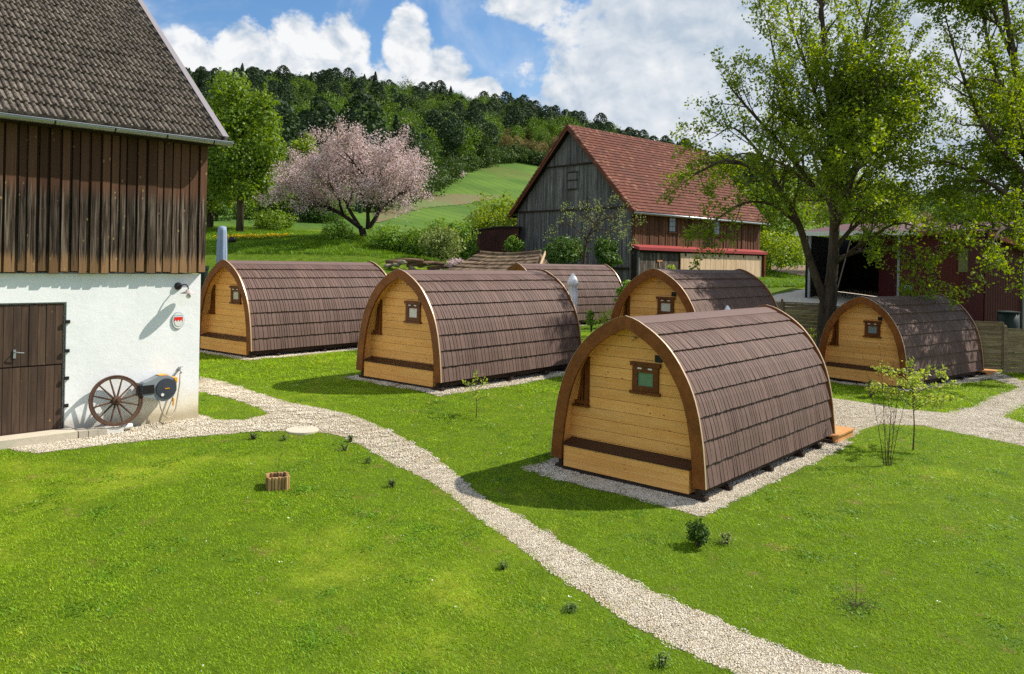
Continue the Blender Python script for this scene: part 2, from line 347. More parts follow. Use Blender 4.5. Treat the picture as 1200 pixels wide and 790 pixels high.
PADS = [(PODS[k], (-1.85, 1.82, -.55 if k == 'A' else -.28, 6.5)) for k in PODS]
def vnoise(x, y, s):                                     # cheap smooth noise
    v = 0
    for i, (a, b2, c2) in enumerate([(1.0, .31, 0), (2.1, -1.3, 2.2), (-1.7, 2.9, 4.1), (4.3, 3.1, 1.3), (5.9, -4.7, .7)]): v = v+np.sin(s*(a*x+b2*y)+c2+2*np.sin(s*(b2*x-a*y)*.7+c2))/(1+.35*i)
    return v/3.2
def gravel(x, y):
    x = x+.035*vnoise(x, y, 3.1)+.014*vnoise(y, x, 9.0); y = y+.035*vnoise(y+3, x, 2.9)+.014*vnoise(x+5, y, 8.0)
    r = inpoly(x, y, MAIN) & ~inpoly(x, y, ISLE)
    r |= inpoly(x, y, P_R) | inpoly(x, y, P_R2) | inpoly(x, y, P_M)
    for (px_, py_, _, a), (x0, x1, y0, y1) in PADS:
        dx, dy = x-px_, y-py_; lx = dx*math.cos(a)-dy*math.sin(a); ly = dx*math.sin(a)+dy*math.cos(a)
        r |= (lx > x0) & (lx < x1) & (ly > y0) & (ly < y1)
    return r
m, t, b = newmat('limestone_gravel'); p = coords(t)
vo = t.n('ShaderNodeTexVoronoi'); t.l(p, vo.inputs['Vector']); vo.inputs['Scale'].default_value = 42
vs = t.n('ShaderNodeSeparateColor'); t.l(vo.outputs['Color'], vs.inputs[0])
col = t.mix(vs.outputs[0], lin((186, 174, 150)), lin((230, 222, 202))); col = t.mix(t.mr(vo.outputs['Distance'], .3, .62), col, lin((132, 120, 98)))
col = t.mix(t.m('MULTIPLY', t.mr(t.noise(p, .8, 5), .5, .75), .35), col, lin((158, 138, 104)))
t.l(col, b.inputs['Base Color']); b.inputs['Roughness'].default_value = .85; b.inputs['Specular IOR Level'].default_value = .2; bump(t, b, t.m('SUBTRACT', 1.0, vo.outputs['Distance']), .02, 1.0)
M_['gravel'] = m
h = .05; ax, ay = np.arange(-10.5, 19, h), np.arange(5.5, 45, h)
AX, AY = np.meshgrid(ax, ay); msk = gravel(AX+h/2, AY+h/2)
vi = np.arange(AX.size).reshape(AX.shape); sel = msk[:-1, :-1]
q = np.stack([vi[:-1, :-1][sel], vi[:-1, 1:][sel], vi[1:, 1:][sel], vi[1:, :-1][sel]], 1)
uq, inv = np.unique(q, return_inverse=True); vx, vy = AX.ravel()[uq], AY.ravel()[uq]
gv = np.stack([vx, vy, gz(vx, vy)+.006], 1)
o = link('gravel_path', npmesh('gravel_path', gv, inv.reshape(-1, 4), M_['gravel'], True)); o['kind'] = 'structure'

def scatter(name, pts, rz, sc, ix, protos, label, tilt=None, kind='stuff'):
    """one object that repeats small prototypes over many points (for what nobody could count)"""
    me = bpy.data.meshes.new(name); n = len(pts); me.vertices.add(n); me.vertices.foreach_set('co', np.asarray(pts, np.float32).ravel())
    rot = np.zeros((n, 3), np.float32); rot[:, 2] = rz
    if tilt is not None: rot[:, :2] = tilt
    a = me.attributes.new('rot', 'FLOAT_VECTOR', 'POINT'); a.data.foreach_set('vector', rot.ravel())
    sc = np.asarray(sc, np.float32); sc = np.repeat(sc[:, None], 3, 1) if sc.ndim == 1 else sc
    a = me.attributes.new('scl', 'FLOAT_VECTOR', 'POINT'); a.data.foreach_set('vector', sc.ravel())
    a = me.attributes.new('idx', 'INT', 'POINT'); a.data.foreach_set('value', np.asarray(ix, np.int32)); me.update()
    o = link(name, me); g = bpy.data.node_groups.new(name+'_nodes', 'GeometryNodeTree')
    g.interface.new_socket('Geometry', in_out='INPUT', socket_type='NodeSocketGeometry'); g.interface.new_socket('Geometry', in_out='OUTPUT', socket_type='NodeSocketGeometry')
    gi, go = g.nodes.new('NodeGroupInput'), g.nodes.new('NodeGroupOutput'); ip = g.nodes.new('GeometryNodeInstanceOnPoints'); ci = g.nodes.new('GeometryNodeCollectionInfo')
    cl = bpy.data.collections.new(name+'_kinds')
    for i, pm in enumerate(protos):
        po = bpy.data.objects.new('%s_kind_%02d' % (name, i), pm); cl.objects.link(po)
    ci.inputs['Collection'].default_value = cl; ci.inputs['Separate Children'].default_value = True; ci.inputs['Reset Children'].default_value = True
    ip.inputs['Pick Instance'].default_value = True
    def attr(nm, ty):
        q = g.nodes.new('GeometryNodeInputNamedAttribute'); q.data_type = ty; q.inputs[0].default_value = nm; return q.outputs[0]
    L = g.links.new
    L(gi.outputs[0], ip.inputs['Points']); L(ci.outputs[0], ip.inputs['Instance']); L(attr('idx', 'INT'), ip.inputs['Instance Index'])
    e2r = g.nodes.new('FunctionNodeEulerToRotation'); L(attr('rot', 'FLOAT_VECTOR'), e2r.inputs[0]); L(e2r.outputs[0], ip.inputs['Rotation']); L(attr('scl', 'FLOAT_VECTOR'), ip.inputs['Scale'])
    L(ip.outputs[0], go.inputs[0]); md = o.modifiers.new('spread', 'NODES'); md.node_group = g
    return tag(o, label, None, None, kind)

M_['grass'] = leafmat('grass_blade', lin((102, 144, 8)), lin((178, 210, 40)), .38, .45, .26)
M_['grass_y'] = leafmat('grass_blade_yellowish', lin((140, 164, 24)), lin((204, 212, 72)), .36, .45, .25)
M_['meadow'] = leafmat('meadow_grass', lin((84, 128, 28)), lin((122, 154, 40)), .35, .5, .25)
def grass_proto(name, n, rad, hgt, wid, lean, mat, seed):
    r = np.random.default_rng(seed); a = r.uniform(0, 2*PI, n); d = rad*np.sqrt(r.uniform(0, 1, n)); bx, by = d*np.cos(a), d*np.sin(a)
    az_ = r.uniform(0, 2*PI, n); hh = hgt*r.uniform(.55, 1.1, n); ln = hh*r.uniform(.2, lean, n); dx, dy = np.cos(az_), np.sin(az_); ww = wid*r.uniform(.7, 1.2, n)/2
    V = np.zeros((n, 6, 3)); z0 = -.012
    for k, (tt, wk) in enumerate([(0, 1.0), (.55, .85), (1.0, .12)]):
        cx = bx+dx*ln*tt*tt; cy = by+dy*ln*tt*tt; cz = z0+hh*tt*(1-.18*tt)
        V[:, 2*k] = np.stack([cx-dy*ww*wk, cy+dx*ww*wk, cz], 1); V[:, 2*k+1] = np.stack([cx+dy*ww*wk, cy-dx*ww*wk, cz], 1)
    bb = (np.arange(n)*6)[:, None]; Q = np.concatenate([bb+np.array([[0, 1, 3, 2]]), bb+np.array([[2, 3, 5, 4]])])
    return npmesh(name, V.reshape(-1, 3), Q, mat, True)
gp = [grass_proto('grass_tuft', 68, .10, .038, .0048, 1.1, M_['grass'], k) for k in range(4)]+[grass_proto('grass_tuft_pale', 60, .10, .036, .0048, 1.2, M_['grass_y'], 9+k) for k in range(2)]
M_['clover'] = leafmat('clover_leaf', lin((80, 126, 18)), lin((120, 164, 36)), .3, .5, .25)
gp.append(grass_proto('clover_patch', 34, .11, .035, .014, 2.2, M_['clover'], 77))
gfar = [grass_proto('grass_tuft_far', 60, .20, .055, .013, 1.3, M_['grass'], 20+k) for k in range(3)]+[grass_proto('grass_tuft_far_pale', 55, .20, .05, .013, 1.3, M_['grass_y'], 30+k) for k in range(2)]
def jgrid(x0, x1, y0, y1, s):
    a, b2 = np.meshgrid(np.arange(x0, x1, s), np.arange(y0, y1, s)); a = a.ravel()+RNG.uniform(-.5, .5, a.size)*s; b2 = b2.ravel()+RNG.uniform(-.5, .5, b2.size)*s
    return a, b2
def inview(x, y, m=2.2): return np.abs(x) < .68*np.maximum(y, 0)+m
BARN_K = at(232, 490, 16.0); BARN_RZ = math.radians(45)
def solid(x, y):                                          # where buildings stand
    dx, dy = x-BARN_K.x, y-BARN_K.y; lx = dx*math.cos(BARN_RZ)+dy*math.sin(BARN_RZ); ly = -dx*math.sin(BARN_RZ)+dy*math.cos(BARN_RZ)
    return (lx < .12) & (ly > -.1)
def lawn_pts(y0, y1, s, mg=4.0):
    x, y = jgrid(-.68*y1-mg, .68*y1+mg, y0, y1, s); k = inview(x, y, mg) & ~gravel(x, y) & ~solid(x, y); return x[k], y[k]
def lawn(name, y0, y1, s, protos, npale, smul, label, edge=0.03):
    x, y = lawn_pts(y0, y1, s); ok = np.ones(len(x), bool)
    for ex, ey in ((edge, 0), (-edge, 0), (0, edge), (0, -edge)): ok &= ~gravel(x+ex, y+ey)
    ok &= ~((vnoise(x*1.3+2, y*1.3, 1.6) > .93) & (RNG.uniform(0, 1, len(x)) < .7))
    x, y = x[ok], y[ok]; n = len(x); ng = (6 if protos is gp else len(protos))-npale
    pale = .7*vnoise(x, y, 1.3)+.6*vnoise(y, x, 2.9)+RNG.normal(0, .35, n) > .80
    ix = np.where(pale, ng+RNG.integers(0, npale, n), RNG.integers(0, ng, n))
    if protos is gp: ix = np.where(~pale & (vnoise(x+7, y-3, 1.9)+RNG.normal(0, .3, n) > .72), len(gp)-1, ix)
    sc = RNG.uniform(.62, 1.38, n)*smul*(1+.22*vnoise(x, y, 1.1))
    return scatter(name, np.stack([x, y, gz(x, y)], 1), RNG.uniform(0, 2*PI, n), sc, ix, protos, label)
lawn('lawn_grass', 4.6, 12.0, .092, gp, 2, 1.0, 'short mown grass of the lawn in front')
lawn('lawn_grass', 12.0, 20.0, .122, gp, 2, 1.15, 'short mown grass of the lawn between the cabins')
lawn('lawn_grass', 20.0, 34.0, .21, gfar, 2, 1.0, 'short mown grass of the lawn round the farther cabins')
x, y = jgrid(-34, 30, 34, 66, .36); k = inview(x, y, 3) & ~gravel(x, y); x, y = x[k], y[k]; n = len(x)
mp = [grass_proto('meadow_tuft', 60, .30, .16, .02, 1.2, M_['meadow'], 40+k) for k in range(3)]
sc = RNG.uniform(.6, 1.2, n)*np.where(y+.25*x > 47.5-3, 1.5, .55); k = ~((x > 9) & (y < 47))
scatter('meadow_grass', np.stack([x, y, gz(x, y)], 1)[k], RNG.uniform(0, 2*PI, n)[k], sc[k], RNG.integers(0, 3, n)[k], mp, 'longer meadow grass on the bank behind the cabins')
x, y = jgrid(-9, 16, 5.6, 26, .085); k = inview(x, y) & gravel(x, y) & ~solid(x, y); x, y = x[k], y[k]; nearg = np.zeros(len(x), bool)
for a in np.linspace(0, 2*PI, 8, endpoint=False): nearg |= ~gravel(x+.09*math.cos(a), y+.09*math.sin(a))
k = (nearg & (RNG.uniform(0, 1, len(x)) < .22)) | (RNG.uniform(0, 1, len(x)) < .006); x, y = x[k], y[k]; n = len(x)
scatter('edge_grass', np.stack([x, y, gz(x, y)+.004], 1), RNG.uniform(0, 2*PI, n), RNG.uniform(.3, .95, n), RNG.integers(0, 7, n), gp, 'stray grass creeping on to the gravel along the lawn edges')
# loose stones on the nearer gravel
def stones(name, n, rad, size, seed):
    r = np.random.default_rng(seed); bm = bmesh.new(); bmesh.ops.create_icosphere(bm, subdivisions=1, radius=1); bv = np.array([v.co[:] for v in bm.verts]); bf = np.array([[v.index for v in f.verts] for f in bm.faces]); bm.free()
    V = []; Fc = []
    for k in range(n):
        a = r.uniform(0, 2*PI); d = rad*math.sqrt(r.uniform()); s = size*r.uniform(.5, 1.2)*np.array([r.uniform(.8, 1.3), r.uniform(.7, 1.1), r.uniform(.45, .8)])
        v = bv*s*r.uniform(.8, 1.2, (len(bv), 1)); c_, s_ = math.cos(a*7), math.sin(a*7); v = np.stack([v[:, 0]*c_-v[:, 1]*s_, v[:, 0]*s_+v[:, 1]*c_, v[:, 2]], 1)+[d*math.cos(a), d*math.sin(a), s[2]*.5]
        Fc.append(bf+len(bv)*k); V.append(v)
    return npmesh(name, np.concatenate(V), np.concatenate(Fc), M_['stone'])
m, t, b = newmat('limestone_chip'); r = t.n('ShaderNodeNewGeometry').outputs['Random Per Island']
cr_ = t.n('ShaderNodeValToRGB'); t.l(r, cr_.inputs[0]); e = cr_.color_ramp.elements; e[0].color = (*lin((176, 162, 136)), 1); e[1].color = (*lin((242, 236, 222)), 1)
for q, cc in ((.25, (206, 194, 170)), (.5, (220, 210, 190)), (.8, (232, 224, 208))): k = e.new(q); k.color = (*lin(cc), 1)
dirt = t.mix(t.m('MULTIPLY', t.mr(t.noise(t.n('ShaderNodeNewGeometry').outputs['Position'], 1.1, 5, .6), .48, .72), .3), cr_.outputs[0], lin((168, 148, 112))); t.l(t.hsv(dirt, .5, 1, t.m('ADD', .82, t.m('MULTIPLY', t.noise(coords(t), 60, 3), .3))), b.inputs['Base Color']); b.inputs['Roughness'].default_value = .8; b.inputs['Specular IOR Level'].default_value = .2
M_['stone'] = m
sp_ = [stones('gravel_chips', 105, .12, .0085, 50+k) for k in range(4)]
def chips(y0, y1, s, mul):
    x, y = jgrid(-11, 19, y0, y1, s); k = inview(x, y)
    for ex, ey in ((0, 0), (s*.5, 0), (-s*.5, 0), (0, s*.5), (0, -s*.5)): k &= gravel(x+ex, y+ey)
    x, y = x[k], y[k]; n = len(x)
    scatter('gravel_chips', np.stack([x, y, gz(x, y)+.004], 1), RNG.uniform(0, 2*PI, n), RNG.uniform(.8, 1.2, n)*mul, RNG.integers(0, 4, n), sp_, 'loose pale limestone chips on the path')
chips(5.6, 14, .125, 1.0); chips(14, 30, .22, 1.6)

# ------------------------------------------------------------------ camping cabins
HALF = [(1.52, 0), (1.505, .2), (1.485, .42), (1.46, .66), (1.42, .90), (1.375, 1.13), (1.31, 1.36), (1.235, 1.56), (1.14, 1.74), (1.02, 1.93), (.89, 2.10), (.75, 2.245), (.6, 2.365), (.43, 2.475), (.24, 2.575), (.09, 2.632), (0, 2.65)]
HA = np.array(HALF); _s = np.concatenate([[0], np.cumsum(np.hypot(*np.diff(HA, axis=0).T))]); SLEN = _s[-1]
def prof(s): return float(np.interp(s, _s, HA[:, 0])), float(np.interp(s, _s, HA[:, 1]))
def pnorm(s):
    a, b2 = prof(max(s-.05, 0)), prof(min(s+.05, SLEN)); tx, tz = b2[0]-a[0], b2[1]-a[1]; l = math.hypot(tx, tz); return tz/l, -tx/l
def poff(s, d):
    x, z = prof(s); nx_, nz_ = pnorm(s); return max(x+nx_*d, 0.0), z+nz_*d
def inner_x(z, d):                                       # half width at height z, d inside the outline
    ss = np.linspace(0, SLEN, 200); pts = np.array([poff(v, -d) for v in ss]); k = np.argmax(pts[:, 1])
    return float(np.interp(z, pts[:k+1, 1], pts[:k+1, 0])) if z < pts[k, 1] else 0.0
LEN = 5.96
def band(y0, y1, d_out, d_in, s0=0.0, s1=SLEN, n=26, side=1, close_top=True):
    mb = MB(); v = []
    for i in range(n+1):
        s = s0+(s1-s0)*i/n; a, b2 = poff(s, d_out), poff(s, -d_in)
        if i == n and close_top: a, b2 = (0, a[1]), (0, b2[1])
        v += [(side*a[0], y0, a[1]), (side*a[0], y1, a[1]), (side*b2[0], y1, b2[1]), (side*b2[0], y0, b2[1])]
    f = []
    for i in range(n):
        for k in range(4): f.append((4*i+k, 4*i+(k+1) % 4, 4*i+4+(k+1) % 4, 4*i+4+k))
    f += [(3, 2, 1, 0), (4*n, 4*n+1, 4*n+2, 4*n+3)]
    if side < 0: f = [q[::-1] for q in f]
    return mb.add(v, [q[::-1] for q in f])
def course(i, side, rr):
    """one row of shingles, bottom edge standing proud; all pieces have their own width and height"""
    n = 8; top = SLEN-.24; s0 = top*i/n-.012; s1 = top*(i+1)/n+.05
    mb = MB(); y = .045
    while y < LEN-.05:
        wd = rr.choice([.07, .09, .11, .13, .16, .12]); y1 = min(y+wd, LEN-.045); j = rr.uniform(-.006, .006); lift = .046+rr.uniform(0, .012)
        a0, a1, a2 = poff(s0+(j if i else 0), lift), poff((s0+s1)/2, .022+.5*lift*.4), poff(s1, .006); b0 = poff(s0, .0)
        g = .009; P = []
        for yy in (y+g, y1-g): P += [(side*b0[0], yy, b0[1]), (side*a0[0], yy, a0[1]), (side*a1[0], yy, a1[1]), (side*a2[0], yy, a2[1])]
        f = [(0, 4, 5, 1), (1, 5, 6, 2), (2, 6, 7, 3), (0, 1, 2, 3), (4, 7, 6, 5)]
        mb.add(P, f if side < 0 else [q[::-1] for q in f]); y = y1
    return mb.mesh('shingle_course', M_['shingle'])
def clip_plank(z0, z1, y0, y1, d):
    xa, xb = inner_x(z0, d), inner_x(z1, d)
    if xa < .06: return None
    mb = MB(); mb.hexa([(-xa, y0, z0), (xa, y0, z0), (xa, y1, z0), (-xa, y1, z0), (-xb, y0, z1), (xb, y0, z1), (xb, y1, z1), (-xb, y1, z1)]); return mb
def make_pod():
    root = thing('camping_cabin', '', 'cabin'); rr = random.Random(3)
    T = M_['trim']
    for sd_ in (1, -1):
        band(0, .055, .052, .175, side=sd_).obj('arch_trim', T, root)
        band(LEN-.05, LEN, .075, .16, side=sd_).obj('arch_trim', T, root)
    for sd_ in (1, -1):
        for (y0, y1, d) in ((-.006, .03, .058), (LEN-.03, LEN+.006, .082)): band(y0, y1, d, -(d-.005), side=sd_).obj('drip_edge', M_['flash'], root)
        band(.055, LEN-.052, -.004, .07, side=sd_).obj('roof_shell', M_['pine'], root)
    for sd_ in (1, -1):
        for i in range(8): link('shingle_course', course(i, sd_, rr), root)
    for (y0, y1) in ((.05, 2.15), (2.156, 4.2), (4.206, LEN-.05)):            # smooth strip over the ridge in three lengths
        mb = MB(); v = []; n = 10
        for k in range(-n, n+1):
            s = SLEN-.29*abs(k)/n; x_, z_ = poff(s, .03 if k else .03); x_ = x_*(1 if k >= 0 else -1); v += [(x_, y0, z_), (x_, y1, z_), (x_, y1, z_-.02), (x_, y0, z_-.02)]
        f = []
        for i in range(2*n):
            for k in range(4): f.append((4*i+k, 4*i+4+k, 4*i+4+(k+1) % 4, 4*i+(k+1) % 4))
        f += [(3, 2, 1, 0), (8*n, 8*n+1, 8*n+2, 8*n+3)]
        mb.add(v, f).obj('ridge_cap', M_['cap'], root)
    z = -.02
    while z < 2.5:
        for (y0, y1) in ((.33, .37), (LEN-.37, LEN-.33)):
            mb = clip_plank(z+.0035, z+.1915, y0, y1, .055)
            if mb: mb.obj('gable_plank', M_['pine'], root)
        z += .195
    zs = np.linspace(-.02, 2.5, 16); ol = [(inner_x(v, .05), v) for v in zs]; ol = ol+[(-a, v) for a, v in ol[::-1]]
    for y0, y1 in ((.372, .40), (LEN-.40, LEN-.372)): MB().prism(ol, lambda u, v_: (u, y0, v_), lambda u, v_: (u, y1, v_)).obj('gable_backing', M_['lid'], root)
    # small square window with head, sill and two clips
    wx0, wx1, wz0, wz1, yf = -.05, .53, 1.33, 1.87, .285
    wm = MB(); t_ = .105
    wm.box(wx0+.03, wx0+.03+t_, yf, .329, wz0+.05, wz1-.05); wm.box(wx1-.03-t_, wx1-.03, yf, .329, wz0+.05, wz1-.05)
    wm.box(wx0+.03+t_, wx1-.03-t_, yf+.004, .329, wz0+.05, wz0+.145); wm.box(wx0+.03+t_, wx1-.03-t_, yf+.004, .329, wz1-.16, wz1-.05)
    wn = wm.obj('window', M_['sash'], root)
    MB().box(wx0-.01, wx1+.01, yf-.03, .329, wz0, wz0+.05).obj('sill', M_['sash'], wn)
    MB().box(wx0-.01, wx1+.01, yf-.02, .329, wz1-.05, wz1+.02).obj('head', M_['sash'], wn)
    MB().box(wx0+.03+t_-.004, wx1-.03-t_+.004, .312, .3285, wz0+.14, wz1-.15).obj('pane', M_['pane_green'], wn)
    for cx in (.13, .34): MB().box(cx-.04, cx+.04, yf-.008, yf+.003, wz1-.10, wz1-.075).obj('clip', M_['white'], wn)
    # tall corner window whose slanting side follows the arch
    cz0, cz1 = .98, 1.88; cxr = -.985; pts = [(cxr, cz0), (cxr, cz1)]+[(-inner_x(z_, .16), z_) for z_ in np.linspace(cz1-.02, cz0, 8) if inner_x(z_, .16) > .985]
    def inset(poly, k):
        cx, cz = sum(p_[0] for p_ in poly)/len(poly), sum(p_[1] for p_ in poly)/len(poly); return [(cx+(p_[0]-cx)*k, cz+(p_[1]-cz)*k) for p_ in poly]
    cw = MB().prism(pts[::-1], lambda u, v_: (u, .315, v_), lambda u, v_: (u, .329, v_)).obj('corner_window', M_['sash'], root)
    fr = MB(); fr.box(cxr-.045, cxr+.03, .27, .328, cz0+.004, cz1); fr.box(-inner_x(cz0, .16)-.02, cxr-.045, .28, .328, cz0+.02, cz0+.075)
    fr.bar((-inner_x(cz0, .2)+.03, .30, cz0+.06), (cxr-.06, .30, cz1-.12), .05, .045, (0, 1, 0)); fr.bar((cxr-.10, .30, cz0+.07), (cxr-.10, .30, cz1-.22), .045, .05, (0, 1, 0)); fr.obj('sash', M_['sash'], cw)
    MB().box(-inner_x(cz0, .12)-.01, cxr+.05, .25, .329, cz0-.035, cz0+.003).obj('sill', M_['sash'], cw)
    MB().prism([(cxr-.13, cz0+.08), (cxr-.13, cz1-.42), (-inner_x(cz0, .2)+.09, cz0+.08)][::-1], lambda u, v_: (u, .309, v_), lambda u, v_: (u, .3145, v_)).obj('pane', M_['pane_green'], cw)
    MB().box(.415, .555, .305, .329, 1.915, 2.035).obj('vent', M_['dark'], root)
    MB().lathe([(.028, 0), (.03, .02), (.012, .05)], 10, Matrix.Translation((.02, .30, 2.30))@Matrix.Rotation(PI/2, 4, 'X')).obj('gable_lamp', M_['flash'], root)
    # bench box along the foot of the gable
    bx = MB(); bx.box(-1.29, 1.23, .075, .329, -.13, .245); box_ = bx.obj('bench_box', M_['lid'], root)
    for k in range(3): MB().box(-1.31, 1.25, .045, .0745, -.14+k*.132, -.14+k*.132+.129).obj('plank', M_['pine'], box_)
    for xs in (-1.311, 1.231): MB().hexa([(xs, .0755, -.14), (xs+.02, .0755, -.14), (xs+.02, .328, -.14), (xs, .328, -.14), (xs, .0755, .25), (xs+.02, .0755, .25), (xs+.02, .328, .325), (xs, .328, .325)]).obj('plank', M_['pine'], box_)
    MB().hexa([(-1.335, .02, .248), (1.275, .02, .248), (1.275, .329, .335), (-1.335, .329, .335), (-1.335, .02, .268), (1.275, .02, .268), (1.275, .329, .355), (-1.335, .329, .355)]).obj('lid', M_['lid'], box_)
    for s_ in (-1, 1):
        MB().box(s_*1.40-.04, s_*1.40+.04, .06, LEN-.3, -.135, -.005).obj('skid', M_['under'], root)
        MB().box(s_*1.43-.02, s_*1.43+.02, .06, LEN-.06, -.02, .03).obj('fascia', M_['under'], root)
    for yy in (.12, 1.0, 2.75, 4.3, 5.25, 5.95): MB().box(-1.52, 1.54, yy-.06, yy+.06, -.215, -.137).obj('cross_beam', M_['under'], root)
    fl2 = MB(); fl2.box(-1.34, 1.34, .34, LEN-.34, -.135, -.03); fl2.obj('floor', M_['under'], root)
    MB().box(-.45, .45, LEN-.329, LEN-.28, .02, 1.95).obj('door', M_['sash'], root)
    MB().box(-.3, .3, LEN-.279, LEN-.27, .9, 1.8).obj('door_glass', M_['pane_grey'], root)
    return root
POD_LABEL = {'A': 'large nearest camping cabin with green-tinted window, standing on gravel beside the long path', 'B': 'camping cabin with pale curtained window and thin sapling beside its gravel bed',
             'C': 'camping cabin partly hidden by the white barn wall, grey covered parasol behind its gable', 'D': 'tree-shaded camping cabin in front of the barn with pale new doors, dark roof',
             'E': 'camping cabin under the big tree by the wattle fence, its dark roof dappled with light', 'F': 'camping cabin mostly hidden behind another, in front of the grey weathered gable'}
first = make_pod(); POD = {}
for k, (x, y, z, a) in PODS.items():
    if k == 'A': r = first; r['label'] = POD_LABEL[k]; r.location = (x, y, z); r.rotation_euler = (0, 0, -a)
    else: r = dup(first, POD_LABEL[k], (x, y, z), -a)
    r['group'] = 'arched camping cabins on the lawn'; POD[k] = r
    pm_ = {'A': 'pane_green', 'B': 'pane_pale', 'C': 'pane_pale', 'D': 'pane_pale', 'E': 'pane_grey', 'F': 'pane_grey'}[k]
    for ch in r.children:
        if ch.name.startswith('window'):
            for g in ch.children:
                if g.name.startswith('pane'): g.material_slots[0].link = 'OBJECT'; g.material_slots[0].material = M_[pm_]
M_['deck'] = wood('fresh_larch_deck', lin((214, 160, 104)), lin((188, 128, 74)), (20, 3, 20), .6, objvar=.1)
def deck(k, x0, x1, y1, label):
    p_ = POD[k]; o = thing('wooden_step', label, 'step', p_.location, p_.rotation_euler.z, 'plank steps behind the cabins')
    n = 8
    for i in range(n): a = LEN+.03+(y1-LEN-.03)*i/n; MB().box(x0, x1, a+.003, a+(y1-LEN-.03)/n-.003, -.09, -.055).obj('plank', M_['deck'], o)
    for xx in (x0+.06, (x0+x1)/2, x1-.06): MB().box(xx-.03, xx+.03, LEN+.03, y1, -.22, -.0905).obj('joist', M_['deck'], o)
deck('A', -1.3, 1.62, 7.2, 'orange plank step at the far end of the nearest large cabin')
deck('E', -1.0, 1.75, 7.0, 'pale plank step at the far end of the cabin by the fence')

# ------------------------------------------------------------------ white barn with the dark boards, left
BARN = thing('white_barn', 'old barn with whitewashed wall below, dark weathered boards and grey tiled roof above', 'barn', BARN_K, BARN_RZ)
m, t, b = newmat('whitewashed_plaster'); p = coords(t); n = t.noise(p, 6, 8, .62); n2 = t.noise(p, 1.1, 5, .6); s3 = t.n('ShaderNodeSeparateXYZ'); t.l(p, s3.inputs[0])
col = t.mix(t.mr(n2, .35, .7), lin((234, 236, 238)), lin((243, 244, 245)))
stain = t.m('MULTIPLY', t.mr(t.m('ADD', s3.outputs[2], t.m('MULTIPLY', n2, -.9)), .35, -.35), t.mr(s3.outputs[0], -2.3, -.6))
col = t.mix(t.m('MULTIPLY', stain, .75), col, lin((226, 208, 160)))
col = t.mix(t.m('MULTIPLY', t.mr(t.m('ADD', s3.outputs[2], t.m('MULTIPLY', n2, -.42)), .16, -.10), .6), col, lin((150, 138, 112)))
t.l(col, b.inputs['Base Color']); b.inputs['Roughness'].default_value = .9; b.inputs['Specular IOR Level'].default_value = .1
cr2 = t.n('ShaderNodeTexNoise', noise_type='RIDGED_MULTIFRACTAL'); t.l(p, cr2.inputs['Vector']); cr2.inputs['Scale'].default_value = 3.5; cr2.inputs['Detail'].default_value = 5
bump(t, b, t.m('ADD', n, t.m('MULTIPLY', cr2.outputs[0], .2)), .018, .35); M_['plaster'] = m
BW, BD, ZB = 14.0, 9.6, 2.93                              # length, depth, height of the plaster
dx0, dx1, dz1 = -8.2, local_hit(BARN, 1, 0, 77, 420).x, local_hit(BARN, 1, 0, 77, 354).z
wl = MB(); wl.box(-BW, dx0, 0, .4, -.5, ZB); wl.box(dx1, 0, 0, .4, -.5, ZB); wl.box(dx0, dx1, 0, .4, dz1, ZB); wl.box(dx0, dx1, .12, .4, -.5, dz1)
wl.box(-.4, 0, .4, BD, -.5, ZB); wl.box(-BW, -BW+.4, .4, BD, -.5, ZB); wl.box(-BW+.4, -.4, BD-.4, BD, -.5, ZB)
wl.obj('plaster_wall', M_['plaster'], BARN)
m, t, b = newmat('weathered_barn_board'); c = coords(t, scale=(34, 34, 1.5), rand=41); n = t.noise(c, 1, 8, .68, .4); g = t.noise(coords(t, scale=(30, 30, .9), rand=13), 1, 6, .65)
z = t.n('ShaderNodeSeparateXYZ'); t.l(coords(t), z.inputs[0]); r = objrand(t)
col = t.mix(t.mr(n, .36, .70), lin((34, 27, 22)), lin((88, 72, 58))); col = t.mix(t.m('MULTIPLY', t.mr(g, .46, .70), .8), col, lin((146, 132, 116)))
rag = t.m('ADD', z.outputs[2], t.m('MULTIPLY', t.noise(coords(t, scale=(40, 40, .35), rand=7), 1, 4, .6), .95))
col = t.mix(t.m('MULTIPLY', t.mr(rag, 4.72, 5.10), .9), col, lin((98, 66, 46)))                       # sheltered, still brown under the eaves
col = t.mix(t.m('MULTIPLY', t.mr(rag, 3.80, 3.62), .8), col, lin((148, 112, 74)))                       # washed out at the board ends
vo = t.n('ShaderNodeTexVoronoi'); t.l(coords(t, scale=(7, 7, 4.2), rand=29), vo.inputs['Vector']); vo.inputs['Scale'].default_value = 1
col = t.mix(t.m('MULTIPLY', t.mr(vo.outputs['Distance'], .13, .09), .6), col, lin((170, 140, 92)))
col = t.hsv(col, .5, .95, t.m('ADD', .52, t.m('MULTIPLY', r, .72)))
t.l(col, b.inputs['Base Color']); b.inputs['Roughness'].default_value = .85; b.inputs['Specular IOR Level'].default_value = .15; bump(t, b, n, .008, .8); M_['barnboard'] = m
ZE = 5.62                                                 # height of the eaves above the yard
MB().box(-BW, -.03, -.02, .3, ZB+.02, ZE+.2).obj('board_backing', M_['lid'], BARN)
rb = random.Random(5); x = .03; i = 0
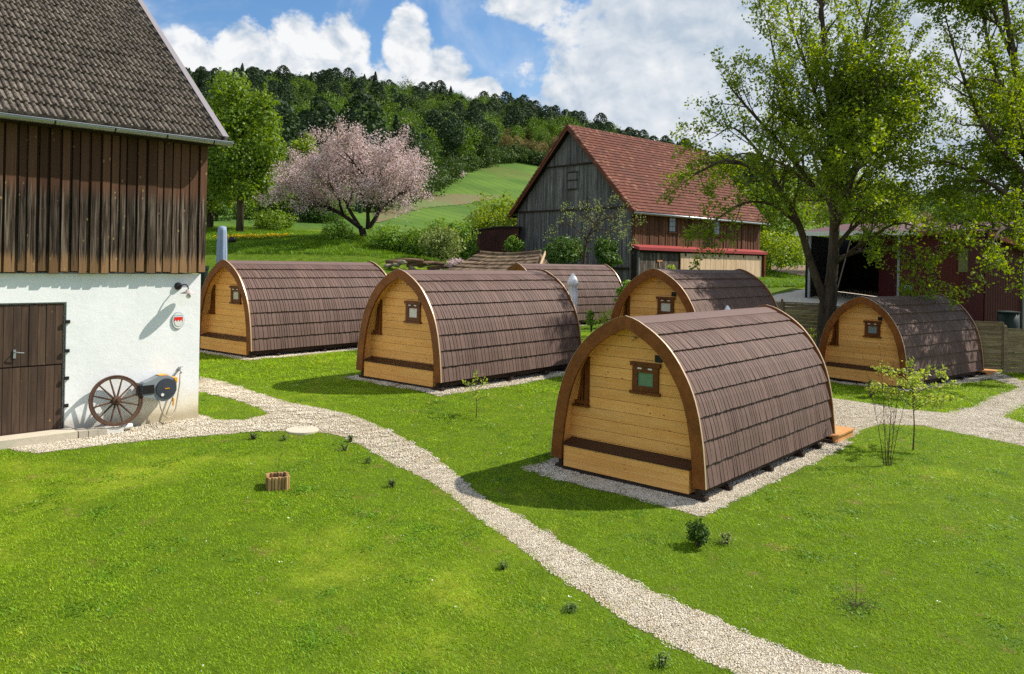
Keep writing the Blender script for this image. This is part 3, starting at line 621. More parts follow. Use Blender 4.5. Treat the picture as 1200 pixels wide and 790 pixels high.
while x > -9.4:
    wd = rb.uniform(.092, .158); gap = rb.uniform(.022, .062); dz = rb.uniform(-.02, .02); pr = rb.uniform(.0, .012); jx = rb.uniform(-.006, .006)
    for (xa, xb, yo) in ((x-wd, x, -.125-pr), (x-wd-gap-.02, x-wd-.003, -.075+pr)):
        d2 = dz if yo < -.1 else -dz; yi = -.081 if yo < -.1 else -.021
        if yo < -.1: yi = -.022
        MB().hexa([(xa, yo, ZB+.03+d2), (xb, yo, ZB+.03+d2), (xb, yi, ZB+.03+d2), (xa, yi, ZB+.03+d2), (xa+jx, yo, ZE+.13), (xb+jx, yo, ZE+.13), (xb+jx, yi, ZE+.13), (xa+jx, yi, ZE+.13)]).obj('board', M_['barnboard'], BARN)
    x -= wd+gap; i += 1
MB().box(-BW, x-.005, -.10, -.021, ZB+.02, ZE+.13).obj('boarding', M_['barnboard'], BARN)
rt = MB(); rt.prism([(.3, ZB+.02), (BD, ZB+.02), (BD, ZE+.3), (BD/2, ZE+.3+(BD/2)*.787), (.3, ZE+.5)], lambda u, v_: (-.3, u, v_), lambda u, v_: (.0, u, v_)).obj('gable_boarding', M_['barnboard'], BARN)
# roof
PITCH = math.radians(38.2); EY, EZ = -.42, ZE+.02         # eave line
def roof(u, s, h=0.0): return (u, EY+s*math.cos(PITCH)-h*math.sin(PITCH), EZ+s*math.sin(PITCH)+h*math.cos(PITCH))   # u along, s up the slope, h off it
SL = (BD/2-EY)/math.cos(PITCH); UX = .28
rf = MB(); rf.hexa([roof(-BW-.3, .02, -.10), roof(UX, .02, -.10), roof(UX, SL, -.10), roof(-BW-.3, SL, -.10), roof(-BW-.3, .02, -.03), roof(UX, .02, -.03), roof(UX, SL, -.03), roof(-BW-.3, SL, -.03)])
rf.obj('roof_deck', M_['under'], BARN)
back = lambda p_: (p_[0], BD-p_[1], p_[2])
rb2 = MB(); rb2.hexa([back(roof(-BW-.3, .02, -.10)), back(roof(-BW-.3, SL, -.10)), back(roof(UX, SL, -.10)), back(roof(UX, .02, -.10)), back(roof(-BW-.3, .02, .05)), back(roof(-BW-.3, SL, .05)), back(roof(UX, SL, .05)), back(roof(UX, .02, .05))]); 
m, t, b = newmat('lichened_concrete_tile'); p = coords(t, rand=60); n = t.noise(p, 26, 6, .7); n2 = t.noise(p, 7, 5, .6)
col = t.mix(t.mr(n2, .32, .62), lin((76, 68, 60)), lin((124, 114, 102))); col = t.mix(t.mr(n, .58, .66), col, lin((186, 178, 164))); col = t.mix(t.m('MULTIPLY', t.mr(n, .44, .34), .8), col, lin((50, 43, 38)))
wv = coords(t); col = t.mix(t.m('MULTIPLY', t.mr(t.noise(wv, .9, 4), .52, .72), .4), col, lin((92, 76, 62)))
col = t.hsv(col, .5, 1.0, t.m('ADD', .74, t.m('MULTIPLY', objrand(t), .42))); t.l(col, b.inputs['Base Color']); b.inputs['Roughness'].default_value = .9; b.inputs['Specular IOR Level'].default_value = .15; bump(t, b, n, .012, .8); M_['tile'] = m
rb2.obj('rear_roof', M_['tile'], BARN)
TWD, TRW = .232, .372
def tile_mb(off=None):
    """one double-roll tile: two pans, two rounded rolls, thick lower edge; u across, s up the slope"""
    pr_ = [(0, .004), (.055, .002), (.066, .030), (.088, .046), (.110, .030), (.118, .002), (.172, .002), (.184, .034), (.206, .050), (.2315, .020)]; v = []
    for s_, dh in ((-.018, .050), (TRW+.03, .004)):
        for u, h_ in pr_: v.append((u, s_, h_+dh))
    k = len(pr_); v += [(0, -.018, -.004), (.2315, -.018, -.004)]
    f = [(i_, i_+1, k+i_+1, k+i_) for i_ in range(k-1)]+[tuple([2*k]+[2*k+1]+list(range(k-1, -1, -1)))]+[(2*k+1, 2*k, k, 2*k-1)[:0] or (0, k, 2*k)]
    return v, f
tv, tf = tile_mb(); tmesh = MB().add(tv, tf).mesh('roof_tile', M_['tile'])
RB = Matrix(((1, 0, 0, 0), (0, math.cos(PITCH), -math.sin(PITCH), EY), (0, math.sin(PITCH), math.cos(PITCH), EZ), (0, 0, 0, 1)))
cand = []; nr = int(SL/TRW); far_t = MB()
for j in range(nr+1):
    for i in range(int((BW+.3+UX-.12)/TWD)):
        u = UX-.09-(i+1)*TWD; s_ = j*TRW+.02
        P = (Matrix.Translation(BARN.location)@Matrix.Rotation(BARN_RZ, 4, 'Z')@RB)@Vector((u+.1, s_+.18, .03)); px_ = 600+F*P.x/P.y; py_ = HY+ROLL*(px_-600)-F*P.z/P.y
        cand.append((P.y if (-8 < px_ < 1200 and py_ > -8) else 1e6+P.y, u, s_))
cand.sort()
for k, (d, u, s_) in enumerate(cand):
    jz, ju, js, jr = rb.uniform(0, .008), rb.uniform(-.004, .004), rb.uniform(-.012, .012), rb.uniform(-.008, .008)
    Mx = RB@Matrix.Translation((u+ju, s_+js, jz))@Matrix.Rotation(jr, 4, 'Z')
    if k < 300 and d < 1e6: o = link('roof_tile', tmesh, BARN); o.matrix_local = Mx
    else: far_t.add([Mx@Vector(q) for q in tv], tf)
o = far_t.obj('roof_tiles', M_['tile'], BARN); o['kind'] = 'stuff'
m, t, b = newmat('zinc_sheet'); n = t.noise(coords(t, scale=(1, 6, 6)), 2, 5); t.l(t.mix(n, lin((150, 152, 156)), lin((186, 188, 190))), b.inputs['Base Color']); b.inputs['Metallic'].default_value = .75; b.inputs['Roughness'].default_value = .42; M_['zinc'] = m
M_['vergegrey'] = plain('grey_verge_board', lin((138, 132, 136)), .6, var=.08)
vg = MB(); vg.hexa([roof(UX-.05, -.03, -.16), roof(UX+.02, -.03, -.16), roof(UX+.02, SL, -.16), roof(UX-.05, SL, -.16), roof(UX-.05, -.03, .085), roof(UX+.02, -.03, .085), roof(UX+.02, SL, .085), roof(UX-.05, SL, .085)])
vg.obj('verge_board', M_['vergegrey'], BARN)
MB().hexa([roof(UX-.10, -.02, .088), roof(UX+.026, -.02, .088), roof(UX+.026, SL, .088), roof(UX-.10, SL, .088), roof(UX-.10, -.02, .104), roof(UX+.026, -.02, .104), roof(UX+.026, SL, .104), roof(UX-.10, SL, .104)]).obj('verge_flashing', M_['vergegrey'], BARN)
gp_ = [(.075*math.cos(a), .075*math.sin(a)) for a in np.linspace(PI, 2*PI, 9)]+[(.067*math.cos(a), .067*math.sin(a)) for a in np.linspace(2*PI, PI, 9)]
g0 = Vector((0, EY-.055, EZ-.045)); n_ = len(gp_)
gut = MB().prism(gp_, lambda u, v_: (-BW-.3, g0.y+u, g0.z+v_), lambda u, v_: (UX+.10, g0.y+u, g0.z+v_)); gut.f = gut.f[2:]
go_ = gut.obj('gutter', M_['zinc'], BARN, True)
MB().tube([(-BW-.3, g0.y-.074, g0.z+.004), (UX+.1, g0.y-.074, g0.z+.004)], .011, 6).obj('bead', M_['zinc'], go_)
for px_ in (65, 136, 197, 252):
    x_ = local_hit(BARN, 1, g0.y-.08, px_, 150).x; MB().prism([(q[0]*1.08, q[1]*1.08) for q in gp_[:9]]+[(q[0]*1.0, q[1]*1.0) for q in gp_[:9][::-1]], lambda u, v_: (x_-.012, g0.y+u, g0.z+v_), lambda u, v_: (x_+.012, g0.y+u, g0.z+v_)).obj('gutter_clip', M_['dark'], go_)
MB().box(-BW, .1, EY+.02, -.1, EZ-.13, EZ-.10).obj('soffit', M_['under'], BARN)
# stable door: two leaves of dark planks
M_['palepost'] = plain('galvanised_post', lin((146, 152, 156)), .5, .4)
M_['doorplank'] = wood('dark_door_plank', lin((96, 76, 62)), lin((58, 44, 36)), (30, 30, 1.6), .75, objvar=.14, bmp=.004, knots=((5, 5, 3), lin((150, 120, 70)), .09))
door = MB().box(dx0, dx1-.03, .07, .118, .0, dz1-.03).obj('door', M_['lid'], BARN)
zs_ = local_hit(BARN, 1, .03, 40, 429).z; x = dx1-.035; i = 0
while x > -6.9:
    wd = rb.uniform(.118, .15)
    for (z0, z1) in ((.02+rb.uniform(0, .012), zs_-.014), (zs_+.014, dz1-.035)): MB().box(x-wd+.004, x-.003, .028+rb.uniform(-.004, .004), .069, z0, z1).obj('plank', M_['doorplank'], door)
    x -= wd; i += 1
o = MB().box(dx0+.02, x-.004, .03, .069, .02, dz1-.035).obj('planking', M_['doorplank'], door)
hx = local_hit(BARN, 1, .02, 17, 414)
hd = MB(); hd.box(hx.x-.02, hx.x+.02, .010, .027, hx.z-.09, hx.z+.06); hd.tube([(hx.x, .02, hx.z+.02), (hx.x, -.04, hx.z+.02), (hx.x+.03, -.05, hx.z+.015), (hx.x+.13, -.05, hx.z+.0)], .010, 7); hd.obj('handle', M_['palepost'], door)
for py_ in (377, 411, 443, 475):
    q = local_hit(BARN, 1, 0, 79, py_); MB().box(dx1-.02, dx1+.055, -.03, -.004, q.z-.03, q.z+.03).obj('hinge', M_['dark'], door)
M_['lintel'] = plain('weathered_concrete', lin((196, 186, 166)), .9, var=.18, scale=9, bmp=.006)

# things on and at the barn wall
def on_wall(px, py, off=0.0): return local_hit(BARN, 1, -off, px, py)
def wall_thing(name, label, cat, px, py, off=0.0):
    q = on_wall(px, py, off); o = thing(name, label, cat, BARN.matrix_basis@q if False else (Matrix.Translation(BARN.location)@Matrix.Rotation(BARN_RZ, 4, 'Z'))@q, BARN_RZ); return o
q = on_wall(83, 497); gz0 = -.01
st = thing('concrete_threshold', 'long pale concrete slab lying in front of the dark plank door', 'step', (Matrix.Translation(BARN.location)@Matrix.Rotation(BARN_RZ, 4, 'Z'))@Vector((0, 0, 0)), BARN_RZ)
MB().box(-6.6, dx1+.10, -.42, -.005, -.25, .125).obj('slab', M_['lintel'], st)
M_['blk'] = plain('grey_paving_block', lin((176, 168, 152)), .9, var=.2, scale=16, bmp=.005); M_['blkw'] = plain('whitewashed_block', lin((214, 212, 204)), .85, var=.1, bmp=.004)
xs = dx1+.125; w_ = .165
bl = ['brownish paving block touching the concrete threshold', 'grey paving block, second from the threshold under the wheel', 'grey paving block in the middle of the short row below the wagon wheel', 'pale paving block directly below the wagon wheel hub', 'small white-splashed block at the row end beside the white pipe']
for k in range(5):
    o = MB().box(xs+.004, xs+w_-.01, -.40+.008*k, -.13, -.2, .115-.006*k).obj('paving_block', M_['blkw'] if k > 2 else M_['blk'], None); o.location = BARN.location; o.rotation_euler = (0, 0, BARN_RZ)
    tag(o, bl[k], 'paving block', 'blocks in a row below the wagon wheel'); xs += w_-.012*k*.6
o = MB().tube([(xs+.005, -.27, .075), (xs+.2, -.255, .07)], .05, 12).obj('pipe_end', M_['white'], None); o.location = BARN.location; o.rotation_euler = (0, 0, BARN_RZ); tag(o, 'short white pipe lying at the end of the block row', 'pipe')

# wagon wheel leaning on the wall
M_['wheelwood'] = wood('weathered_wheel_wood', lin((112, 86, 68)), lin((58, 42, 34)), (14, 14, 14), .8, objvar=.15, bmp=.004); M_['rust'] = plain('rusty_iron_tyre', lin((92, 64, 52)), .75, .35, var=.3, scale=30, bmp=.003)
q = on_wall(134, 470, .16); R_ = .47
wh = thing('wagon_wheel', 'old wooden wagon wheel with rusty iron tyre leaning on the whitewashed wall', 'wagon wheel', (Matrix.Translation(BARN.location)@Matrix.Rotation(BARN_RZ, 4, 'Z'))@Vector((q.x, -.26, .115+R_-.01)), BARN_RZ)
wh.rotation_euler = (math.radians(-14), 0, BARN_RZ)
def ring(r0, r1, y0, y1, n=40):
    mb = MB(); v = []
    for k in range(n):
        c_, s_ = math.cos(2*PI*k/n), math.sin(2*PI*k/n); v += [(r0*c_, y0, r0*s_), (r1*c_, y0, r1*s_), (r1*c_, y1, r1*s_), (r0*c_, y1, r0*s_)]
    return mb.add(v, [(4*k+j, 4*k+(j+1) % 4, 4*((k+1) % n)+(j+1) % 4, 4*((k+1) % n)+j) for k in range(n) for j in range(4)])
ring(R_-.022, R_, -.032, .032).obj('tyre', M_['rust'], wh); ring(R_-.065, R_-.023, -.025, .025).obj('felloe', M_['wheelwood'], wh)
for k in range(12):
    a = 2*PI*(k+.4)/12; MB().tube([(.06*math.cos(a), 0, .06*math.sin(a)), (.25*math.cos(a), 0, .25*math.sin(a)), ((R_-.06)*math.cos(a), 0, (R_-.06)*math.sin(a))], [.02, .017, .014], 7).obj('spoke', M_['wheelwood'], wh)
MB().lathe([(.05, -.14), (.062, -.13), (.062, -.10), (.075, -.09), (.085, 0), (.075, .07), (.05, .08)], 16, Matrix.Rotation(-PI/2, 4, 'X')@Matrix.Rotation(PI, 4, 'X')).obj('hub', M_['wheelwood'], wh)
MB().lathe([(.03, .085), (.036, .16), (.02, .161)], 12, Matrix.Rotation(PI/2, 4, 'X')).obj('axle_cap', M_['rust'], wh)

# hose reel
M_['reel'] = plain('grey_plastic', lin((134, 140, 146)), .5, var=.05); M_['reeldark'] = plain('anthracite_plastic', lin((62, 66, 76)), .45, var=.05); M_['orange'] = plain('orange_plastic', lin((240, 165, 30)), .45, var=.04); M_['hose'] = plain('grey_garden_hose', lin((170, 158, 140)), .6, var=.06)
q = on_wall(186, 455, .2); hr = thing('hose_reel', 'grey wall-mounted garden hose reel with orange accents beside the wagon wheel', 'hose reel', (Matrix.Translation(BARN.location)@Matrix.Rotation(BARN_RZ, 4, 'Z'))@Vector((q.x, 0, q.z)), BARN_RZ)
hr.scale = (1.0, 1.0, 1.0)
bodyp = [(-.34, .10), (-.30, .14), (-.16, .19), (-.02, .255), (.12, .25), (.24, .20), (.30, .10), (.30, -.05), (.24, -.18), (.12, -.245), (-.02, -.24), (-.14, -.17), (-.30, -.13), (-.34, -.09)]
MB().prism(bodyp, lambda u, v_: (u, -.31, v_), lambda u, v_: (u, -.09, v_)).obj('case', M_['reel'], hr)
MB().lathe([(.195, -.012), (.20, .0), (.19, .022), (.02, .030)], 28, Matrix.Translation((.10, -.312, 0))@Matrix.Rotation(PI/2, 4, 'X')).obj('drum_cover', M_['reeldark'], hr)
MB().box(-.345, -.13, -.325, -.311, -.07, .095).obj('hose_guide', M_['dark'], hr); MB().box(-.37, -.33, -.27, -.05, -.12, .12).obj('bracket', M_['reeldark'], hr)
MB().box(-.34, .0, -.0895, -.004, -.06, .06).obj('wall_arm', M_['reeldark'], hr)
MB().prism([(-.03, .262), (.10, .272), (.18, .236), (.08, .232)], lambda u, v_: (u, -.30, v_), lambda u, v_: (u, -.12, v_)).obj('carry_handle', M_['orange'], hr)
MB().prism([(.245, .19), (.30, .20), (.312, .11), (.29, .10)], lambda u, v_: (u, -.325, v_), lambda u, v_: (u, -.12, v_)).obj('corner_guard', M_['orange'], hr)
MB().lathe([(.03, 0), (.03, .012)], 12, Matrix.Translation((.02, -.335, -.11))@Matrix.Rotation(PI/2, 4, 'X')).obj('button', M_['white'], hr)
mk = MB()
for k in range(5): mk.box(.062+.018*k, .074+.018*k, -.349, -.343, -.008+(k % 2)*.003, .014)
o = mk.obj('maker_mark', M_['orange'], hr); o['kind'] = 'stuff'
fq = on_wall(209, 434); fx, fz = fq.x-q.x, fq.z-q.z
def sag(p0, p1, drop, y, n=14): return [(p0[0]+(p1[0]-p0[0])*k/n, y-.03*math.sin(PI*k/n), p0[1]+(p1[1]-p0[1])*k/n-drop*math.sin(PI*k/n)) for k in range(n+1)]
MB().tube([(-.02, -.30, -.20), (.0, -.31, -.36), (.06, -.30, -.5), (.16, -.26, -.585), (.27, -.2, -.57), (.36, -.14, -.45), (fx, -.08, fz-.25), (fx+.01, -.07, fz-.04)], .014, 8).obj('hose', M_['hose'], hr, True)
MB().tube([(.28, -.2, .06), (.285, -.2, -.12), (.27, -.2, -.22), (.20, -.18, -.42), (.16, -.17, -.55)], .009, 7).obj('hose', M_['hose'], hr, True)
MB().lathe([(.012, 0), (.018, .02), (.016, .09), (.022, .10), (.02, .15), (.01, .16)], 10, Matrix.Translation((.285, -.2, -.37))).obj('nozzle', M_['orange'], hr)
tp = wall_thing('wall_tap', 'grey metal water tap on the white wall beside the hose reel', 'tap', 209, 434)
t_ = MB(); t_.tube([(0, -.002, .02), (0, -.10, .02), (0, -.13, -.01), (0, -.13, -.05)], .017, 8); t_.obj('spout', M_['zinc'], tp, True)
MB().lathe([(.035, 0), (.035, .01)], 12, Matrix.Translation((0, -.002, .02))@Matrix.Rotation(PI/2, 4, 'X')).obj('flange', M_['zinc'], tp)
MB().bar((-.05, -.09, .075), (.05, -.09, .075), .015, .012).obj('lever', M_['zinc'], tp); MB().tube([(0, -.09, .03), (0, -.09, .07)], .01, 6).obj('stem', M_['zinc'], tp)
MB().tube([(0, -.002, .0), (-.06, -.03, -.06), (-.12, -.05, -.12)], .012, 6).obj('side_pipe', M_['zinc'], tp)

# enamel wall lamp
q = on_wall(209, 336); q.y = 0
la = wall_thing('wall_lamp', 'enamel barn lamp with flat shade on a curved arm high on the white wall', 'lamp', 208.5, 335.5)
MB().lathe([(.075, 0), (.075, .02), (.055, .05), (.02, .055)], 18, Matrix.Translation((0, -.002, 0))@Matrix.Rotation(PI/2, 4, 'X')).obj('wall_plate', M_['dark'], la)
ARM = .24
MB().tube([(0, -.05, 0), (.03, -.10, .02), (.06, -.16, .045), (.09, -.21, .03), (.105, -ARM, -.02), (.11, -ARM, -.07)], .012, 8).obj('arm', M_['dark'], la, True)
LM = Matrix.Translation((.11, -ARM, -.115))
MB().lathe([(.150, -.022), (.152, -.018), (.05, .025), (.04, .055), (.015, .065)], 28, LM).obj('shade', plain('enamel_shade', lin((196, 176, 172)), .35, var=.05), la, True)
MB().lathe([(.022, -.03), (.045, -.06), (.05, -.085), (.03, -.115), (.004, -.122)], 14, LM).obj('bulb', glassmat('clear_bulb', lin((225, 225, 220)), .1), la, True)

# oval plaque with the red shield
pq = wall_thing('oval_plaque', 'white oval plaque with red and white zigzag shield on the white wall', 'plaque', 208.5, 375.5)
def oval(rx, rz, n=32): return [(rx*math.cos(2*PI*k/n), rz*math.sin(2*PI*k/n)) for k in range(n)]
fa = lambda y: (lambda u, v_: (u, y, v_))
M_['blueprint'] = plain('pale_blue_print', lin((150, 196, 220)), .4, var=.02); M_['redprint'] = plain('red_enamel', lin((230, 40, 25)), .4, var=.03); M_['greyprint'] = plain('grey_rim', lin((150, 164, 172)), .4, var=.03)
MB().prism(oval(.125, .17)[::-1], fa(-.02), fa(-.003)).obj('rim', M_['greyprint'], pq); MB().prism(oval(.117, .162)[::-1], fa(-.024), fa(-.0205)).obj('plate', M_['white'], pq)
shp = [(-.088, .072), (-.088, -.03), (-.07, -.085), (-.03, -.118), (.03, -.118), (.07, -.085), (.088, -.03), (.088, .072)]
MB().prism(shp, fa(-.027), fa(-.0245)).obj('shield_outline', M_['greyprint'], pq)
MB().prism([(x*.92, z*.95) for x, z in shp], fa(-.030), fa(-.0275)).obj('shield_field', M_['white'], pq)
rk = [(-.081, .0685), (-.081, .0), (-.055, -.022), (-.052, .018), (-.029, -.022), (-.026, .018), (0, -.022), (.026, .018), (.029, -.022), (.052, .018), (.055, -.022), (.081, .0), (.081, .0685)]
rk = [(-.081, .0685), (-.081, -.022), (-.054, .022), (-.027, -.022), (0, .022), (.027, -.022), (.054, .022), (.081, -.022), (.081, .0685)]
MB().prism(rk, fa(-.033), fa(-.0305)).obj('red_rake', M_['redprint'], pq)
MB().box(-.085, .085, -.027, -.0245, .092, .106).obj('blue_line', M_['blueprint'], pq)

# ------------------------------------------------------------------ grey barn with the red roof
def frame_at(px, py, d, deg): 
    p = at(px, py, d); return Vector((p.x, p.y, 0)), math.radians(deg)
GB_L, GB_W, GZ0, GEV, GRI = 15.2, 10.75, -1.75, 3.72, 9.25                # length, width; ground, eaves and ridge heights seen from the camera
GB = thing('grey_barn', 'big barn with weathered grey plank gable and red tiled roof', 'barn', (7.59, 50.0, GZ0), math.radians(42))
EV, RI = GEV-GZ0, GRI-GZ0
M_['greyboard'] = wood('silver_grey_board', lin((126, 124, 120)), lin((58, 56, 56)), (26, 26, 1.1), .9, objvar=.1, bmp=.006, weather=(lin((176, 174, 168)), .6))
M_['brownboard'] = wood('red_brown_board', lin((124, 84, 56)), lin((58, 36, 26)), (26, 26, 1.1), .85, objvar=.1, bmp=.006, weather=(lin((150, 116, 80)), .45))
def islandvar(mname, amt):                                # each separate board of one mesh gets its own tone
    m = M_[mname]; t = NT(m.node_tree); b = m.node_tree.nodes['Principled BSDF']; src = b.inputs['Base Color'].links[0].from_socket
    r = t.n('ShaderNodeNewGeometry').outputs['Random Per Island']; t.l(t.hsv(src, .5, 1.0, t.m('ADD', 1-amt, t.m('MULTIPLY', r, 2*amt))), b.inputs['Base Color'])
islandvar('greyboard', .28); islandvar('brownboard', .3)
gb = MB()
gb.prism([(0, -.4), (GB_W, -.4), (GB_W, EV), (GB_W/2, RI-.15), (0, EV)], lambda u, v_: (.06, u, v_), lambda u, v_: (GB_L, u, v_)); gb.obj('timber_frame', M_['under'], GB)
def gable_top(y): return EV+.02+(RI-.2-EV)*(1-abs(y-GB_W/2)/(GB_W/2))
tiers = [(-.35, 1.55), (1.55, EV-.05), (EV-.05, EV+3.05), (EV+3.05, 99)]; rr = random.Random(9)
for ti, (z0, z1) in enumerate(tiers):
    mb = MB(); y = .0
    while y < GB_W:
        wd = rr.uniform(.11, .2); y1 = min(y+wd, GB_W); ta, tb = min(gable_top(y), z1), min(gable_top(y1), z1); o_ = -.05-.02*(3-ti)*0-rr.uniform(0, .03)+.03*(ti-1)*-1*0
        o_ -= .05 if ti % 2 else 0
        if ta > z0+.03 or tb > z0+.03:
            a_, b_ = max(ta, z0+.01), max(tb, z0+.01); dz = rr.uniform(-.04, .04)
            mb.add([(o_, y+.006, z0-.05+dz), (o_, y1-.006, z0-.05+dz), (o_, y1-.006, b_), (o_, y+.006, a_), (.058, y+.006, z0-.05+dz), (.058, y1-.006, z0-.05+dz), (.058, y1-.006, b_), (.058, y+.006, a_)], [(3, 2, 1, 0), (0, 1, 5, 4), (1, 2, 6, 5), (2, 3, 7, 6), (3, 0, 4, 7)])
        y = y1
    o = mb.obj('gable_boarding', M_['greyboard'], GB); o['kind'] = 'stuff'
for z in (EV+3.0, EV-.06, 1.5): MB().box(-.20, -.06, max(0, (z-EV)/(RI-EV)*GB_W/2)+.1, GB_W-max(0, (z-EV)/(RI-EV)*GB_W/2)-.1, z-.06, z+.04).obj('ledge_board', M_['under'], GB)
hat = MB().box(-.14, -.10, GB_W/2-.6, GB_W/2+.2, EV+1.35, EV+2.45).obj('loft_hatch', M_['greyboard'], GB)
for z in (EV+1.3, EV+1.9, EV+2.45): MB().box(-.17, -.141, GB_W/2-.68, GB_W/2+.28, z, z+.07).obj('batten', M_['under'], hat)
mb = MB(); x = .0
while x < GB_L:
    wd = rr.uniform(.12, .21); x1 = min(x+wd, GB_L); o_ = -.03-rr.uniform(0, .03)-(.03 if rr.random() < .5 else 0); mb.hexa([(x+.008, o_, 2.5), (x1-.008, o_, 2.5), (x1-.008, -.001, 2.5), (x+.008, -.001, 2.5), (x+.008, o_, EV+.1), (x1-.008, o_, EV+.1), (x1-.008, -.001, EV+.1), (x+.008, -.001, EV+.1)]); x = x1
o = mb.obj('side_boarding', M_['brownboard'], GB); o['kind'] = 'stuff'
M_['winbars'] = plain('old_window_bars', lin((70, 56, 50)), .7)
for x in (4.05, 9.25):
    wn = MB().box(x-.36, x+.36, -.105, -.07, 3.95, 5.05).obj('window', M_['winbars'], GB)
    for i in range(2):
        for k in range(3): MB().box(x-.30+.31*i, x-.01+.31*i, -.118, -.106, 4.0+.34*k, 4.31+.34*k).obj('pane', M_['pane_grey'], wn)
    MB().box(x-.42, x+.42, -.15, -.06, 3.87, 3.949).obj('sill', M_['sash'], wn)
RP = math.atan2(RI-EV, GB_W/2); RSL = (GB_W/2+.45)/math.cos(RP)
m, t, b = newmat('red_clay_tile'); p = coords(t); r = t.n('ShaderNodeNewGeometry').outputs['Random Per Island']; n = t.noise(p, .8, 5, .6)
col = t.mix(r, lin((100, 60, 48)), lin((122, 74, 60))); col = t.mix(t.m('MULTIPLY', t.mr(n, .45, .7), .5), col, lin((92, 64, 56))); col = t.mix(t.m('MULTIPLY', t.mr(t.m('FRACT', t.m('MULTIPLY', r, 7.3)), .9, .95), .6), col, lin((150, 106, 84)))
t.l(col, b.inputs['Base Color']); b.inputs['Roughness'].default_value = .85; b.inputs['Specular IOR Level'].default_value = .2; M_['redtile'] = m
for sd_ in (0, 1):
    def rp(x, s, h): 
        y = -.45+s*math.cos(RP)-h*math.sin(RP); z = EV-.45*math.tan(RP)+s*math.sin(RP)+h*math.cos(RP); return (x, y if not sd_ else GB_W-y, z)
    dk = MB(); pts = [rp(-.5, 0, .0), rp(GB_L+.5, 0, .0), rp(GB_L+.5, RSL, .0), rp(-.5, RSL, .0), rp(-.5, 0, .1), rp(GB_L+.5, 0, .1), rp(GB_L+.5, RSL, .1), rp(-.5, RSL, .1)]
    if sd_: pts = [pts[i] for i in (1, 0, 3, 2, 5, 4, 7, 6)]
    dk.hexa(pts).obj('roof_deck', M_['under'], GB)
    mb = MB(); nrw = 27; ncl = int((GB_L+1.0)/.22)
    for j in range(nrw):
        s0, s1 = RSL*j/nrw-.03, RSL*(j+1)/nrw+.03
        for i in range(ncl):
            u0 = -.5+(GB_L+1.0)*i/ncl; u1 = -.5+(GB_L+1.0)*(i+1)/ncl; um = u0+(u1-u0)*.35; jz = rr.uniform(0, .012)
            P = [rp(u0, s0, .15+jz), rp(um, s0, .175+jz), rp(u1, s0, .15+jz), rp(u1, s1, .105), rp(um, s1, .125), rp(u0, s1, .105), rp(u0, s0, .1), rp(u1, s0, .1)]
            fs = [(0, 1, 4, 5), (1, 2, 3, 4), (6, 7, 2, 1, 0)]
            mb.add(P, fs if not sd_ else [q[::-1] for q in fs])
    o = mb.obj('roof_tiles', M_['redtile'], GB); o['kind'] = 'stuff'
    vb = MB()
    for xx in (-.56, GB_L+.46): vb.hexa([rp(xx, -.05, -.12), rp(xx+.05, -.05, -.12), rp(xx+.05, RSL+.02, -.12), rp(xx, RSL+.02, -.12), rp(xx, -.05, .17), rp(xx+.05, -.05, .17), rp(xx+.05, RSL+.02, .17), rp(xx, RSL+.02, .17)]).obj('verge_board', M_['sash'], GB) if xx < 0 else vb.hexa([rp(xx, -.05, -.12), rp(xx+.05, -.05, -.12), rp(xx+.05, RSL+.02, -.12), rp(xx, RSL+.02, -.12), rp(xx, -.05, .17), rp(xx+.05, -.05, .17), rp(xx+.05, RSL+.02, .17), rp(xx, RSL+.02, .17)])
    nv = 26; vt = MB()
    for k in range(nv): a0, a1 = RSL*k/nv, RSL*(k+1)/nv; vt.add([rp(-.60, a0, .23), rp(-.36, a0, .25), rp(-.36, a1, .19), rp(-.60, a1, .17), rp(-.60, a0, .06), rp(-.60, a1, .02)], [(0, 1, 2, 3), (4, 0, 3, 5), (4, 1, 0)])
    o = vt.obj('verge_tiles', M_['redtile'], GB); o['kind'] = 'stuff'
rg = MB(); nr_ = 42
zr = EV-.45*math.tan(RP)+RSL*math.sin(RP)
for k in range(nr_):
    u0, u1 = -.55+(GB_L+1.1)*k/nr_, -.55+(GB_L+1.1)*(k+1)/nr_+.03; v = []
    for uu, rd in ((u0, .15), (u1, .125)): v += [(uu, GB_W/2+rd*math.cos(a), zr+.06+rd*math.sin(a)) for a in np.linspace(0, PI, 6)]
    rg.add(v, [(i, i+1, i+7, i+6) for i in range(5)]+[(0, 1, 2, 3, 4, 5)])
o = rg.obj('ridge_tiles', M_['redtile'], GB); o['kind'] = 'stuff'
yz = (-.45-.06, EV-.45*math.tan(RP)-.02)
MB().tube([(-.5, yz[0], yz[1]), (GB_L+.5, yz[0], yz[1])], .085, 8).obj('gutter', M_['zinc'], GB, True)
# lean canopy with red edge over the sliding doors
M_['redmetal'] = plain('red_canopy_sheet', lin((160, 66, 66)), .45, var=.15, scale=4)
cz = 2.72
MB().hexa([(-.15, -.74, cz-.06), (GB_L-.1, -.74, cz-.06), (GB_L-.1, -.10, cz+.10), (-.15, -.10, cz+.10), (-.15, -.74, cz+.12), (GB_L-.1, -.74, cz+.12), (GB_L-.1, -.10, cz+.3), (-.15, -.10, cz+.3)]).obj('canopy', M_['redmetal'], GB)
MB().box(0, GB_L, -.40, -.02, -.4, cz+.02).obj('lower_wall', M_['under'], GB)
M_['newboard'] = wood('fresh_sawn_board', lin((232, 204, 172)), lin((206, 170, 132)), (14, 14, .8), .8, objvar=.05, bmp=.002); islandvar('newboard', .08)
M_['peeling'] = wood('peeling_dark_door', lin((104, 92, 80)), lin((30, 26, 24)), (12, 12, 1.6), .85, objvar=.05, weather=(lin((176, 164, 146)), .8))
